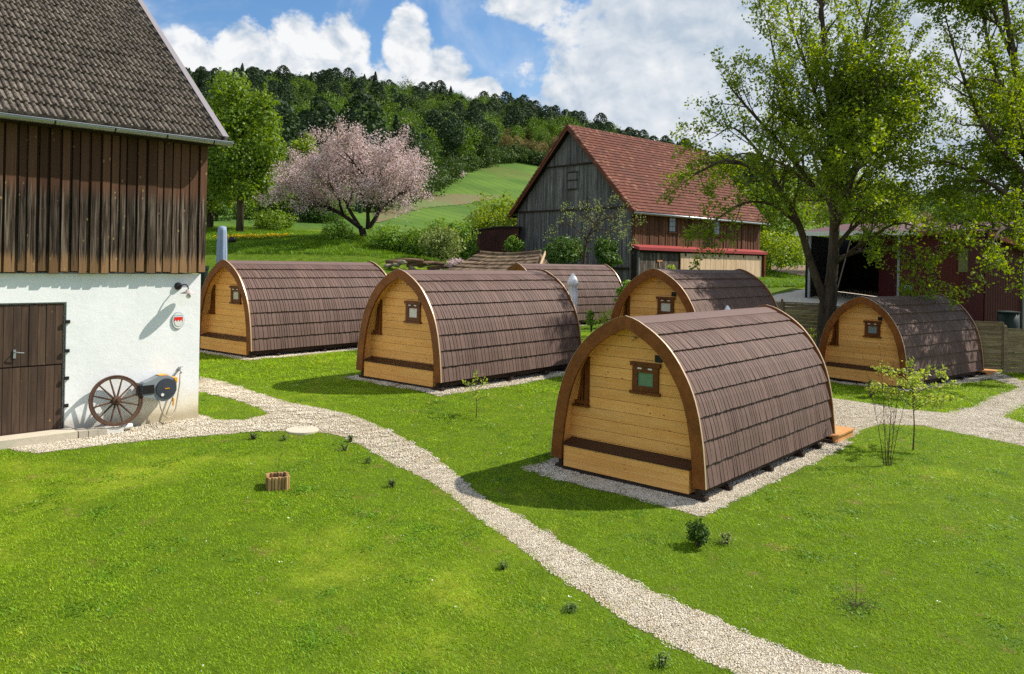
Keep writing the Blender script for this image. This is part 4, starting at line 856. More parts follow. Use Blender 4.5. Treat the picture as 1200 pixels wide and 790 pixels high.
dx = 4.45
od = MB().box(.18, dx-.08, -.48, -.42, -.1, cz-.22).obj('old_door', M_['peeling'], GB)
MB().box(.02, .16, -.55, -.41, -.3, cz-.1).obj('door_post', M_['greyboard'], GB)
tl = MB(); tl.box(1.95, 2.5, -.53, -.49, 1.95, 2.05); tl.box(2.17, 2.25, -.53, -.49, 1.6, 1.95); tl.obj('hanging_bracket', plain('bare_timber', lin((196, 140, 96)), .7), GB)
for k in range(2):
    x0 = dx+k*(GB_L-.55-dx)/2; x1 = x0+(GB_L-.55-dx)/2-.05; dd = MB().box(x0, x1, -.535, -.50, -.1, cz-.2).obj('sliding_door', M_['newboard'], GB)
    n = 16
    for i in range(n): MB().box(x0+(x1-x0)*i/n+.006, x0+(x1-x0)*(i+1)/n-.006, -.56-(i % 2)*.008, -.5355, -.1, cz-.17).obj('plank', M_['newboard'], dd)
    for i in range(3): xx = x0+.5+i*(x1-x0-1)/2; MB().box(xx-.05, xx+.05, -.62, -.5695, cz-.35, cz-.02).obj('roller', M_['dark'], dd)
MB().box(GB_L-.45, GB_L-.2, -.7, -.38, -.4, cz).obj('corner_post', M_['sash'], GB)
rk_ = MB()
for k in range(5): rk_.box(7.2+.22*k, 7.25+.22*k, -.5, -.45, cz+.30, cz+.95)
rk_.box(7.1, 8.2, -.46, -.42, cz+.55, cz+.62); rk_.box(7.1, 8.2, -.46, -.42, cz+.82, cz+.88)
o = rk_.obj('hay_rack', M_['under'], None); o.location = GB.location; o.rotation_euler = GB.rotation_euler; tag(o, 'small dark slatted wooden rack standing on the red canopy', 'rack')

# brown lean-to behind, and the small tiled woodshed
LT = thing('lean_to_shed', 'dark brown corrugated lean-to with curved roof line against the grey gable', 'shed', (0.4, 57.4, -.9), math.radians(42+180))
def corrug(x0, x1, ztop, zbot, pitch=.18, amp=.03, y=0.0):
    mb = MB(); n = int((x1-x0)/pitch)*4; v = []
    for k in range(n+1):
        x = x0+(x1-x0)*k/n; yy = y-amp*(1 if k % 4 in (1, 2) else 0); v += [(x, yy, zbot), (x, yy, ztop(x))]
    return mb.add(v, [(2*k, 2*k+2, 2*k+3, 2*k+1) for k in range(n)])
def twoside(mb, y, th=.02): 
    n = len(mb.v); v2 = [(p_[0], p_[1]+th, p_[2]) for p_ in mb.v]; f2 = [tuple(i+n for i in q[::-1]) for q in mb.f]; mb.v += v2; mb.f += f2; return mb
M_['rustsheet'] = wood('brown_corrugated_sheet', lin((96, 58, 46)), lin((52, 30, 26)), (2, 2, 1), .7, objvar=.05)
lt = lambda x: 3.25-.045*max(x-1.0, 0)**2*1.35-.02*x
w_ = twoside(corrug(.1, 5.6, lt, -.5), 0); 
LT.rotation_euler = (0, 0, math.radians(180)); LT.location = (0.55, 56.9, -.75)
for v_ in w_.v: pass
w_.v = [(x, -y, z) for x, y, z in w_.v]; w_.f = [q[::-1] for q in w_.f]; w_.obj('wall', M_['rustsheet'], LT)
rf_ = MB(); xs_ = np.linspace(-.1, 5.8, 13); v = []
for x in xs_: v += [(x, .15, lt(x)+.0), (x, -5, lt(x)+.0), (x, -5, lt(x)+.09), (x, .15, lt(x)+.09)]
rf_.add(v, [(4*i+k, 4*i+(k+1) % 4, 4*i+4+(k+1) % 4, 4*i+4+k) for i in range(12) for k in range(4)]+[(3, 2, 1, 0), (48, 49, 50, 51)]).obj('roof', M_['dark'], LT)
m, t, b = newmat('mossy_brown_tile'); p = coords(t); r = t.n('ShaderNodeNewGeometry').outputs['Random Per Island']; col = t.mix(r, lin((84, 66, 50)), lin((138, 114, 88))); col = t.mix(t.m('MULTIPLY', t.mr(t.noise(p, 1.6, 5), .5, .7), .5), col, lin((98, 92, 52)))
t.l(col, b.inputs['Base Color']); b.inputs['Roughness'].default_value = .95; M_['mosstile'] = m
# woodshed: ridge from (345,385) to (900,355), hipped left end
wa, wb_ = at(563, 297.5, 44), at(634, 296.5, 42.6); wdir = (wb_-wa); wdir.z = 0; wlen = wdir.length
WS = thing('woodshed', 'low old shed with sagging mossy brown tiled roof behind the middle cabin', 'shed', (wa.x, wa.y, 0), math.atan2(wdir.y, wdir.x))
def wsp(u, s): # u along 0..1, s 0 ridge..1 eave ; front slope
    x = u*wlen; return Vector((x-1.7*s*(1-u)*1.0+.35*s*u, -2.3*s, wa.z+.02+(wb_.z-wa.z)*u-.12*math.sin(PI*u)*(1-s*.5)-1.35*s))
mb = MB(); nrw, ncl = 7, 22
for j in range(nrw):
    for i in range(ncl):
        u0, u1 = i/ncl, (i+1)/ncl; s0, s1 = j/nrw-.01, (j+1)/nrw+.02; l0 = Vector((0, -.01, .02)); l1 = Vector((0, -.035, .06+rr.uniform(0, .04)))
        a_, b_, c_, d_ = wsp(u0, s1)+l1, wsp(u1, s1)+l1, wsp(u1, s0)+l0, wsp(u0, s0)+l0
        mb.add([a_, b_, c_, d_, a_-Vector((0, 0, .06)), b_-Vector((0, 0, .06))], [(0, 1, 2, 3), (4, 5, 1, 0)])
o = mb.obj('roof_tiles', M_['mosstile'], WS); o['kind'] = 'stuff'
c0, c1, e0, e1 = wsp(0, 0), wsp(1, 0), wsp(0, 1), wsp(1, 1); bk0, bk1 = Vector((c0.x-1.2, 2.3, e0.z)), Vector((c1.x+.3, 2.3, e1.z)); dn = Vector((0, 0, -.05))
MB().add([c0+dn, c1+dn, bk1, bk0, e0+dn, e1+dn], [(0, 1, 2, 3), (4, 5, 1, 0), (0, 3, 4), (5, 2, 1)]).obj('roof_underlay', M_['mosstile'], WS)
MB().hexa([(e0.x+.3, -2.1, -2.6), (e1.x-.2, -2.1, -2.6), (e1.x-.2, 2.1, -2.6), (e0.x+.3, 2.1, -2.6), (e0.x+.3, -2.1, e0.z-.03), (e1.x-.2, -2.1, e1.z-.03), (e1.x-.2, 2.1, e1.z-.03), (e0.x+.3, 2.1, e0.z-.03)]).obj('walls', M_['under'], WS)
rc = MB()
for k in range(16):
    a_, b_ = wsp(k/16, 0)+Vector((0, 0, .06)), wsp((k+1)/16, 0)+Vector((0, 0, .08)); rc.tube([a_, b_], [.10, .09], 6)
o = rc.obj('ridge_tiles', M_['mosstile'], WS); o['kind'] = 'stuff'
MB().add([c1+Vector((.22, 0, .1)), e1+Vector((.22, 0, .08)), e1+Vector((.22, 0, -.1)), c1+Vector((.22, 0, -.1)), c1+Vector((.27, 0, .1)), e1+Vector((.27, 0, .08)), e1+Vector((.27, 0, -.1)), c1+Vector((.27, 0, -.1))], [(3, 2, 1, 0), (4, 5, 6, 7), (0, 1, 5, 4), (1, 2, 6, 5), (2, 3, 7, 6), (3, 0, 4, 7)]).obj('verge_board', M_['newboard'], WS)

# pile of old beams and stones beside it
wp = gnd(492, 319); rr = random.Random(21)
M_['rubble'] = plain('pale_rubble_stone', lin((150, 138, 118)), .95, var=.3, scale=8, bmp=.02); M_['oldlog'] = wood('rotten_log', lin((130, 104, 80)), lin((70, 52, 40)), (4, 20, 20), .9, objvar=.2)
def rock(s, seed):
    r = random.Random(seed); bm = bmesh.new(); bmesh.ops.create_icosphere(bm, subdivisions=2, radius=1); ph = [r.uniform(0, 6) for _ in range(6)]
    for v in bm.verts:
        c_ = v.co; k = 1+.22*math.sin(2.3*c_.x+ph[0]+1.7*c_.z)+.16*math.sin(3.1*c_.y+ph[1])+.1*math.sin(5*c_.z+4*c_.x+ph[2]); v.co = Vector((c_.x*s[0], c_.y*s[1], c_.z*s[2]))*k
    me = bpy.data.meshes.new('stone'); bm.to_mesh(me); bm.free(); return me
rl = ['pale rough stone', 'long weathered stone', 'flat pale stone', 'broad brown-grey stone', 'squarish pale stone', 'low grey stone', 'small pale stone', 'tilted flat stone', 'rounded stone']
for k in range(9):
    me = rock((rr.uniform(.2, .36), rr.uniform(.16, .3), rr.uniform(.1, .17)), k); me.materials.append(M_['rubble']); xx = wp.x-1.7+.42*k; yy = wp.y+rr.uniform(-.5, .5)
    o = link('stone', me); o.location = (xx, yy, g1(xx, yy)+.1+.17*(k % 3)); o.rotation_euler = (rr.uniform(-.3, .3), rr.uniform(-.3, .3), rr.uniform(0, 3)); tag(o, 'pale rough stone in the heap of stones and logs behind the cabin ridge', 'stone', 'stones in the heap behind the cabins')
for k in range(5):
    xx = wp.x-1.1+.55*k; yy = wp.y+.2*k-.3; z = g1(xx, yy)+.42+.12*(k % 2); a = rr.uniform(-.5, .5)
    o = MB().tube([(-.75, 0, 0), (0, .03, .03), (.75, 0, .02)], [.11, .12, .10], 8).obj('log', M_['oldlog'], None, True); o.location = (xx, yy, z); o.rotation_euler = (0, rr.uniform(-.2, .2), a); tag(o, 'dark rotten log lying across the stone heap behind the cabin ridge', 'log', 'logs on the stone heap')

# ------------------------------------------------------------------ red metal shed with the open bay
SH = thing('red_metal_shed', 'dark red corrugated metal shed with open bay behind the wattle fence', 'shed', (0, 0, 0), 0)
sa, sb = at(947, 300, 41), at(1156, 300, 36); dv = Vector((sb.x-sa.x, sb.y-sa.y, 0)); SHL = dv.length; SH.location = (sa.x, sa.y, -2.45); SH.rotation_euler = (0, 0, math.atan2(dv.y, dv.x))
bayx = local_hit(SH, 0, 0, 947, 300).x; bx1 = local_hit(SH, 1, 0, 1052, 300).x
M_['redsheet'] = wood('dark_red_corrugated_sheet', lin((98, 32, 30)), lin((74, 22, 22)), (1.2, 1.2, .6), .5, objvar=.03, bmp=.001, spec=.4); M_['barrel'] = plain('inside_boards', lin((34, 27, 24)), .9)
SHH = 4.15
corr = twoside(corrug(bx1+.12, SHL, lambda x: SHH, .35, .16, .035), 0); corr.obj('front_cladding', M_['redsheet'], SH)
MB().box(bx1+.12, SHL, .03, .2, -.4, .349).obj('plinth', M_['lintel'], SH)
for x in (.02, bx1): MB().box(x, x+.11, -.06, .07, -.4, SHH+.1).obj('post', M_['palepost'], SH)
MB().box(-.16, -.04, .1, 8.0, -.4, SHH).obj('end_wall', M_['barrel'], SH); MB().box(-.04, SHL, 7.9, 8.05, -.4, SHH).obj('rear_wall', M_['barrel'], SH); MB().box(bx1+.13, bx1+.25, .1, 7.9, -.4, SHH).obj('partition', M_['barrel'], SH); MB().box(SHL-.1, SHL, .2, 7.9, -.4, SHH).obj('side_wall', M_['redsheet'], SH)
MB().hexa([(-.5, -.55, SHH+.02), (SHL+.2, -.55, SHH+.02), (SHL+.2, 8.4, SHH+.9), (-.5, 8.4, SHH+.9), (-.5, -.55, SHH+.12), (SHL+.2, -.55, SHH+.12), (SHL+.2, 8.4, SHH+1.0), (-.5, 8.4, SHH+1.0)]).obj('roof', M_['redsheet'], SH)
MB().box(-.5, bx1+1.0, -.60, -.555, SHH-.06, SHH+.16).obj('eaves_board', M_['white'], SH); MB().box(bx1+1.0, SHL+.2, -.60, -.555, SHH-.04, SHH+.14).obj('eaves_board', M_['redmetal'], SH)
q = local_hit(SH, 1, -.1, 1064, 337); sg = MB().box(q.x-.17, q.x+.17, -.075, -.045, q.z-.11, q.z+.11).obj('plate', M_['blueprint'], SH)
lt_ = MB()
for k in range(4): lt_.box(q.x-.12+.06*k, q.x-.075+.06*k, -.082, -.076, q.z-.04, q.z+.05)
o = lt_.obj('plate_print', M_['white'], sg); o['kind'] = 'stuff'
q = local_hit(SH, 1, -.1, 1133, 305); MB().box(q.x-.35, q.x+.35, -.07, -.04, q.z-.55, q.z+.55).obj('window', plain('yellowish_glazing', lin((120, 120, 84)), .4), SH)
s2 = thing('red_metal_annex', 'dark red ribbed annex with sloping red-edged roof at the picture edge', 'shed', (0, 0, 0), 0)
ra, rb_ = at(1155, 300, 35.6), at(1290, 300, 38.5); dv = Vector((rb_.x-ra.x, rb_.y-ra.y, 0)); s2.location = (ra.x, ra.y, -2.7); s2.rotation_euler = (0, 0, math.atan2(dv.y, dv.x)); L2 = dv.length
tp2 = lambda x: 4.25-.26*x
twoside(corrug(0, L2, tp2, -.3, .16, .035), 0).obj('cladding', M_['redsheet'], s2); MB().hexa([(-.02, .05, -.3), (.05, .05, -.3), (.05, 6, -.3), (-.02, 6, -.3), (-.02, .05, tp2(0)), (.05, .05, tp2(0)), (.05, 6, tp2(0)), (-.02, 6, tp2(0))]).obj('side_cladding', M_['redsheet'], s2)
MB().hexa([(-.5, -.5, tp2(-.5)+.02), (L2+.3, -.5, tp2(L2+.3)+.02), (L2+.3, 6, tp2(L2+.3)+.02), (-.5, 6, tp2(-.5)+.02), (-.5, -.5, tp2(-.5)+.14), (L2+.3, -.5, tp2(L2+.3)+.14), (L2+.3, 6, tp2(L2+.3)+.14), (-.5, 6, tp2(-.5)+.14)]).obj('roof', M_['redsheet'], s2)
MB().hexa([(-.55, -.56, tp2(-.5)-.06), (L2+.3, -.56, tp2(L2+.3)-.06), (L2+.3, -.505, tp2(L2+.3)-.06), (-.55, -.505, tp2(-.5)-.06), (-.55, -.56, tp2(-.5)+.16), (L2+.3, -.56, tp2(L2+.3)+.16), (L2+.3, -.505, tp2(L2+.3)+.16), (-.55, -.505, tp2(-.5)+.16)]).obj('eaves_board', M_['redmetal'], s2)
x_ = local_hit(s2, 1, -.1, 1199, 340).x; MB().tube([(x_, -.12, -.4), (x_, -.12, 3.0)], .06, 8).obj('downpipe', M_['palepost'], s2)
bp = at(1181, 392, 33.0); bn = thing('water_butt', 'dark green water butt by the red shed at the picture edge', 'water butt', (bp.x, bp.y, g1(bp.x, bp.y)), 0)
bz = (HY+ROLL*581-365)/F*33.0-g1(bp.x, bp.y); M_['butt'] = plain('dark_green_plastic', lin((26, 42, 36)), .5, var=.05)
MB().lathe([(.30, 0), (.38, .08), (.42, bz*.5), (.40, bz-.05)], 20).obj('barrel', M_['butt'], bn, True); MB().lathe([(.43, bz-.05), (.43, bz), (.1, bz+.03)], 20).obj('lid', M_['butt'], bn)

# yard and soil strip beyond the fence
def sheet(name, poly, mat, lift, step=.5, kind='structure'):
    pw = pxpoly(poly) if len(poly[0]) == 2 and poly[0][0] > 60 else poly
    xs, ys = [p_[0] for p_ in pw], [p_[1] for p_ in pw]; a, b2 = np.meshgrid(np.arange(min(xs), max(xs)+step, step), np.arange(min(ys), max(ys)+step, step)); ms = inpoly(a+step/2, b2+step/2, pw)
    vi = np.arange(a.size).reshape(a.shape); sl_ = ms[:-1, :-1]; q = np.stack([vi[:-1, :-1][sl_], vi[:-1, 1:][sl_], vi[1:, 1:][sl_], vi[1:, :-1][sl_]], 1); uq, inv = np.unique(q, return_inverse=True)
    vx, vy = a.ravel()[uq], b2.ravel()[uq]; o = link(name, npmesh(name, np.stack([vx, vy, gz(vx, vy)+lift], 1), inv.reshape(-1, 4), mat, True)); o['kind'] = kind; return o
M_['yard'] = plain('pale_concrete_yard', lin((206, 198, 180)), .9, var=.1, scale=2, bmp=.004)
M_['soil'] = plain('bare_soil', lin((128, 104, 84)), 1.0, var=.3, scale=3, bmp=.05)
sheet('yard', [(885, 353), (905, 347), (950, 338), (1010, 338), (1100, 352), (1200, 362), (1200, 372), (960, 362), (885, 360)], M_['yard'], .03, .25)
sheet('soil_bed', [(880, 318.5), (1000, 318.5), (1000, 311.5), (880, 311.5)], M_['soil'], .05, .5)
M_['plough'] = plain('ploughed_soil', lin((128, 104, 66)), 1.0, var=.25, scale=.25, bmp=.2)
m, t, b = newmat('ploughed_field'); p = coords(t); n = t.noise(p, .05, 5, .6); col = t.mix(t.mr(n, .42, .58), lin((106, 96, 60)), lin((94, 108, 52)))
t.l(t.hsv(col, .5, 1, t.m('ADD', .8, t.m('MULTIPLY', t.noise(p, 1.5, 4), .4))), b.inputs['Base Color']); b.inputs['Roughness'].default_value = 1
sheet('ploughed_strip', [(440, 262), (470, 251), (500, 243.5), (560, 236.5), (590, 230), (572, 228.5), (530, 227.5), (500, 229), (475, 236), (440, 247)], m, .06, .7)

# wattle fence panels
M_['wattle'] = wood('woven_fence_slat', lin((150, 134, 108)), lin((98, 86, 66)), (2, 30, 30), .85, objvar=.12, bmp=.003)
fpts = [at(880, 352, 33.2), at(917, 352, 31.9), at(962, 356, 31.0), at(1030, 362, 30.3), at(1100, 370, 29.7), at(1178, 381, 29.0), at(1245, 390, 28.6)]
fl_ = ['at the left end of the fence beside the dark cabin', 'with a white-capped post right beside the big tree trunk', 'behind the big tree trunk, mostly hidden by a cabin', 'hidden behind the cabin under the big tree', 'just right of the cabin under the big tree', 'at the right picture edge by the water butt']
for k in range(6):
    a, b2 = fpts[k], fpts[k+1]; d = Vector((b2.x-a.x, b2.y-a.y, 0)); L = d.length; top = (a.z+b2.z)/2
    o = thing('wattle_fence', 'woven fence panel '+fl_[k], 'fence', (a.x, a.y, top-1.78), math.atan2(d.y, d.x), 'wattle fence panels between the cabins and the shed')
    for z in (.03, 1.74): MB().box(.06, L-.06, -.03, .03, z-.025, z+.025).obj('rail', M_['wattle'], o)
    for x in (.06, L-.06): MB().box(x-.03, x+.03, -.031, .031, .056, 1.714).obj('stile', M_['wattle'], o)
    n = 12
    for i in range(n):
        z = .06+1.65*i/n; pts = [(.09+(L-.18)*j/8, .022*math.sin(PI*j/2+(PI if i % 2 else 0)), z+.07) for j in range(9)]; mb = MB()
        for p_, q_ in zip(pts[:-1], pts[1:]): mb.hexa([(p_[0], p_[1]-.006, z), (q_[0], q_[1]-.006, z), (q_[0], q_[1]+.006, z), (p_[0], p_[1]+.006, z), (p_[0], p_[1]-.006, z+.132), (q_[0], q_[1]-.006, z+.132), (q_[0], q_[1]+.006, z+.132), (p_[0], p_[1]+.006, z+.132)])
        mb.obj('slat', M_['wattle'], o)
    po = thing('fence_post', 'square timber fence post '+['behind the roof of the shaded cabin', 'between the two panels left of the big tree', 'with pale cap just left of the big tree trunk', 'behind the cabin under the big tree', 'at the back of the cabin under the big tree', 'between the two panels at the right edge'][k], 'fence post', (a.x, a.y, top-1.95), math.atan2(d.y, d.x), 'posts of the wattle fence')
    MB().box(-.05, .05, -.05, .05, 0, 2.0).obj('shaft', M_['wattle'], po); MB().lathe([(.075, 2.0), (.075, 2.02), (.01, 2.06)], 4, Matrix.Rotation(PI/4, 4, 'Z')).obj('cap', M_['flash'] if k == 2 else M_['wattle'], po)

# ------------------------------------------------------------------ trees and plants
def nrm(v): return v/np.maximum(np.linalg.norm(v, axis=-1, keepdims=True), 1e-9)
def leaf_quads(c, size, rng, up=.35, aspect=.62, outward=None):
    """diamond leaves at centres c, facing every way with a lean to the light"""
    n = len(c); nv = rng.normal(size=(n, 3)); nv[:, 2] = nv[:, 2]+up*2
    if outward is not None: nv = nv+outward*1.3
    nv = nrm(nv); a = nrm(np.cross(nv, rng.normal(size=(n, 3)))); b2 = np.cross(nv, a); s = (size*rng.uniform(.6, 1.25, n))[:, None]
    bend = nv*s*.12
    return np.stack([c-a*s*.5, c-b2*s*.5*aspect+bend, c+a*s*.5, c+b2*s*.5*aspect+bend], 1).reshape(-1, 3), np.arange(4*n).reshape(n, 4)
class Tree:
    def __init__(s, seed): s.r = np.random.default_rng(seed); s.br = []; s.tw = []
    def spine(s, pts, n=3):                              # smooth polyline through points (Catmull-Rom)
        P = [np.array(p, float) for p in pts]; P = [2*P[0]-P[1]]+P+[2*P[-1]-P[-2]]; o = []
        for i in range(1, len(P)-2):
            for k in range(n):
                t_ = k/n; o.append(.5*((2*P[i])+(-P[i-1]+P[i+1])*t_+(2*P[i-1]-5*P[i]+4*P[i+1]-P[i+2])*t_*t_+(-P[i-1]+3*P[i]-3*P[i+1]+P[i+2])*t_**3))
        o.append(P[-2]); return np.array(o)
    def limb(s, pts, r0, r1, fill=True, start=.25, gap=.55, ln=2.0, lvl=2, sub=.45, upb=.25, smooth=3):
        p = s.spine(pts, smooth); r = np.linspace(r0, r1, len(p)); s.br.append((p, r))
        if fill: s.sprout(p, r, start, gap, ln, lvl, sub, upb)
    def sprout(s, p, r, start, gap, ln, lvl, sub, upb):
        seg = np.linalg.norm(np.diff(p, axis=0), axis=1); cum = np.concatenate([[0], np.cumsum(seg)]); L = cum[-1]; d = L*start+s.r.uniform(0, gap)
        ds = []
        while d < L: ds.append(d); d += gap*s.r.uniform(.6, 1.4)
        ds.append(L)
        for d in ds:
            i = min(np.searchsorted(cum, d, 'right')-1, len(p)-2); t_ = (d-cum[i])/max(seg[i], 1e-6); q = p[i]*(1-t_)+p[i+1]*t_; ax = nrm(p[i+1]-p[i]); rad = r[i]*(1-t_)+r[i+1]*t_
            side = nrm(np.cross(ax, s.r.normal(size=3))); k = s.r.uniform(.35, .9) if d < L else .15
            dr = nrm(ax*(1-k*.6)+side*k+np.array([0, 0, upb])*s.r.uniform(0, 1)); l = ln*(1-.45*d/L)*s.r.uniform(.65, 1.3); n = 5; pts = [q]
            for j in range(n-1): dr = nrm(dr+s.r.normal(size=3)*.16+np.array([0, 0, upb*.12])); pts.append(pts[-1]+dr*l/(n-1))
            pts = np.array(pts); rr_ = np.linspace(min(rad*.62, .02+.02*l), .004, n); s.br.append((pts, rr_))
            if lvl > 1: s.sprout(pts, rr_, .25, gap*.62, l*sub, lvl-1, sub, upb)
            else: s.tw.append(pts)
    def trunk_mesh(s, name, mat, minr=0.0):
        mb = MB()
        for p, r in s.br:
            if r[0] < minr: continue
            mb.tube(p, list(r), 9 if r[0] > .12 else (6 if r[0] > .035 else 3), cap=False)
        return mb.mesh(name, mat, True)
    def leaf_mesh(s, name, mat, size, per, spread=.16, up=.35, extra=None):
        T = np.array(s.tw); n = len(T); m_ = n*per; k = s.r.integers(0, n, m_); u = s.r.uniform(.1, 1, m_)*(T.shape[1]-1.001); i = u.astype(int); f_ = (u-i)[:, None]
        c = T[k, i]*(1-f_)+T[k, i+1]*f_+s.r.normal(size=(m_, 3))*spread; v, q = leaf_quads(c, size, s.r, up); return npmesh(name, v, q, mat)
def auto_tree(seed, h, rad, trunk, nl=9, base=.25, lvl=2, gap=.8, lean=0.0, r0=.22, up=.5):
    """trunk with limbs that fill a rounded crown of height h and radius rad, root at the origin"""
    T = Tree(seed); r = T.r; top = np.array([lean*h, 0, h*.8]); T.limb([(0, 0, -.3), (lean*h*.2, 0, h*.28), (lean*h*.5+r.normal()*.02*h, r.normal()*.02*h, h*.55), top], r0, .03, True, .5, gap, rad*.5, lvl, .5, up)
    for k in range(nl):
        z0 = h*(base+(.62-base)*k/nl); a = k*2.4+r.uniform(-.4, .4); zf = (z0/h-base)/(1-base); ln = rad*(.55+.5*math.sin(PI*min(1, .25+zf)))*r.uniform(.8, 1.1); d = np.array([math.cos(a), math.sin(a), 0]); q = np.array([lean*h*z0/h, 0, z0])
        T.limb([q, q+d*ln*.45+[0, 0, ln*.28*up*2], q+d*ln*.8+[0, 0, ln*.5*up*2], q+d*ln+[0, 0, ln*.62*up*2]], r0*.5*(1-.5*k/nl), .02, True, .3, gap, rad*.42, lvl, .5, up)
    return T
def lobed_crown(seed, rx, ry, rz, nlobe, nq, size, mat, name='crown', lob=.42, inner=.25, cz=0.0, up=.2, flat=0.0):
    """broad crown of many small leaf faces gathered on uneven lobes, gaps between them"""
    r = np.random.default_rng(seed); d = nrm(r.normal(size=(nlobe, 3))); d[:, 2] = np.where(d[:, 2] < -.86, -d[:, 2], d[:, 2]); rr_ = r.uniform(.45, .8, nlobe)[:, None]; cen = d*rr_*np.array([rx, ry, rz])
    ls = lob*min(rx, ry)*r.uniform(.5, 1.35, nlobe); k = r.choice(nlobe, nq, p=ls**2/(ls**2).sum()); o = nrm(r.normal(size=(nq, 3))); sh = r.uniform(0, 1, nq); rad = np.where(sh < inner, r.uniform(.3, .9, nq), .78+.42*r.beta(2, 3.2, nq))
    c = cen[k]+o*(ls[k]*rad)[:, None]*np.array([1, 1, .82])
    ns = max(20, nlobe*4); sk = r.integers(0, nlobe, ns); so_ = nrm(r.normal(size=(ns, 3))+np.array([0, 0, .5])); m2 = int(nq*.2); j = r.integers(0, ns, m2)           # sprigs that stick out
    c[:m2] = cen[sk[j]]+so_[j]*(ls[sk[j]]*r.uniform(.8, 1.5, m2))[:, None]+r.normal(size=(m2, 3))*size*.3; o[:m2] = so_[j]; c[:, 2] += cz; v, q = leaf_quads(c, size, r, up, .75, o); return npmesh(name, v, q, mat)
M_['bark'] = wood('grey_brown_bark', lin((104, 90, 74)), lin((50, 42, 34)), (9, 9, 1.6), .95, objvar=.06, bmp=.03); M_['barkdark'] = wood('dark_bark', lin((70, 60, 50)), lin((34, 29, 25)), (12, 12, 2), .95, objvar=.06, bmp=.02)
M_['twig'] = plain('bare_twig', lin((96, 78, 62)), .9)
M_['leafbig'] = leafmat('young_maple_leaf', lin((94, 120, 34)), lin((142, 160, 58)), .52, .5, .05)
M_['leafpoplar'] = leafmat('poplar_leaf', lin((92, 124, 40)), lin((132, 156, 60)), .4, .5, .08)
M_['leaflight'] = leafmat('light_green_leaf', lin((120, 146, 44)), lin((158, 176, 70)), .42, .5, .1)
M_['leafdark'] = leafmat('dark_green_leaf', lin((54, 84, 34)), lin((90, 120, 50)), .3, .5, .12)
M_['leafshrub'] = leafmat('shrub_leaf', lin((96, 136, 48)), lin((142, 172, 72)), .38, .5, .15)
M_['leafgrey'] = leafmat('grey_green_leaf', lin((112, 132, 66)), lin((156, 168, 100)), .35, .5, .1)
M_['blossom'] = leafmat('pinkish_white_blossom', lin((184, 162, 160)), lin((228, 212, 208)), .35, .6, .05)
M_['budleaf'] = leafmat('reddish_bud', lin((128, 96, 80)), lin((140, 130, 84)), .3, .6, .05)
M_['yellow'] = leafmat('dandelion_yellow', lin((236, 208, 40)), lin((246, 226, 80)), .2, .6, .05)

def place_tree(name, label, cat, group, loc, trunk_me, crown_mes, rz=0.0, sc=1.0):
    o = thing(name, label, cat, loc, rz, group); o.scale = (sc, sc, sc)
    if trunk_me: link('trunk', trunk_me, o)
    for nm, me in crown_mes: link(nm, me, o)
    return o
def wp3(l, base): return [np.array(at(*q))-np.array(base) for q in l]

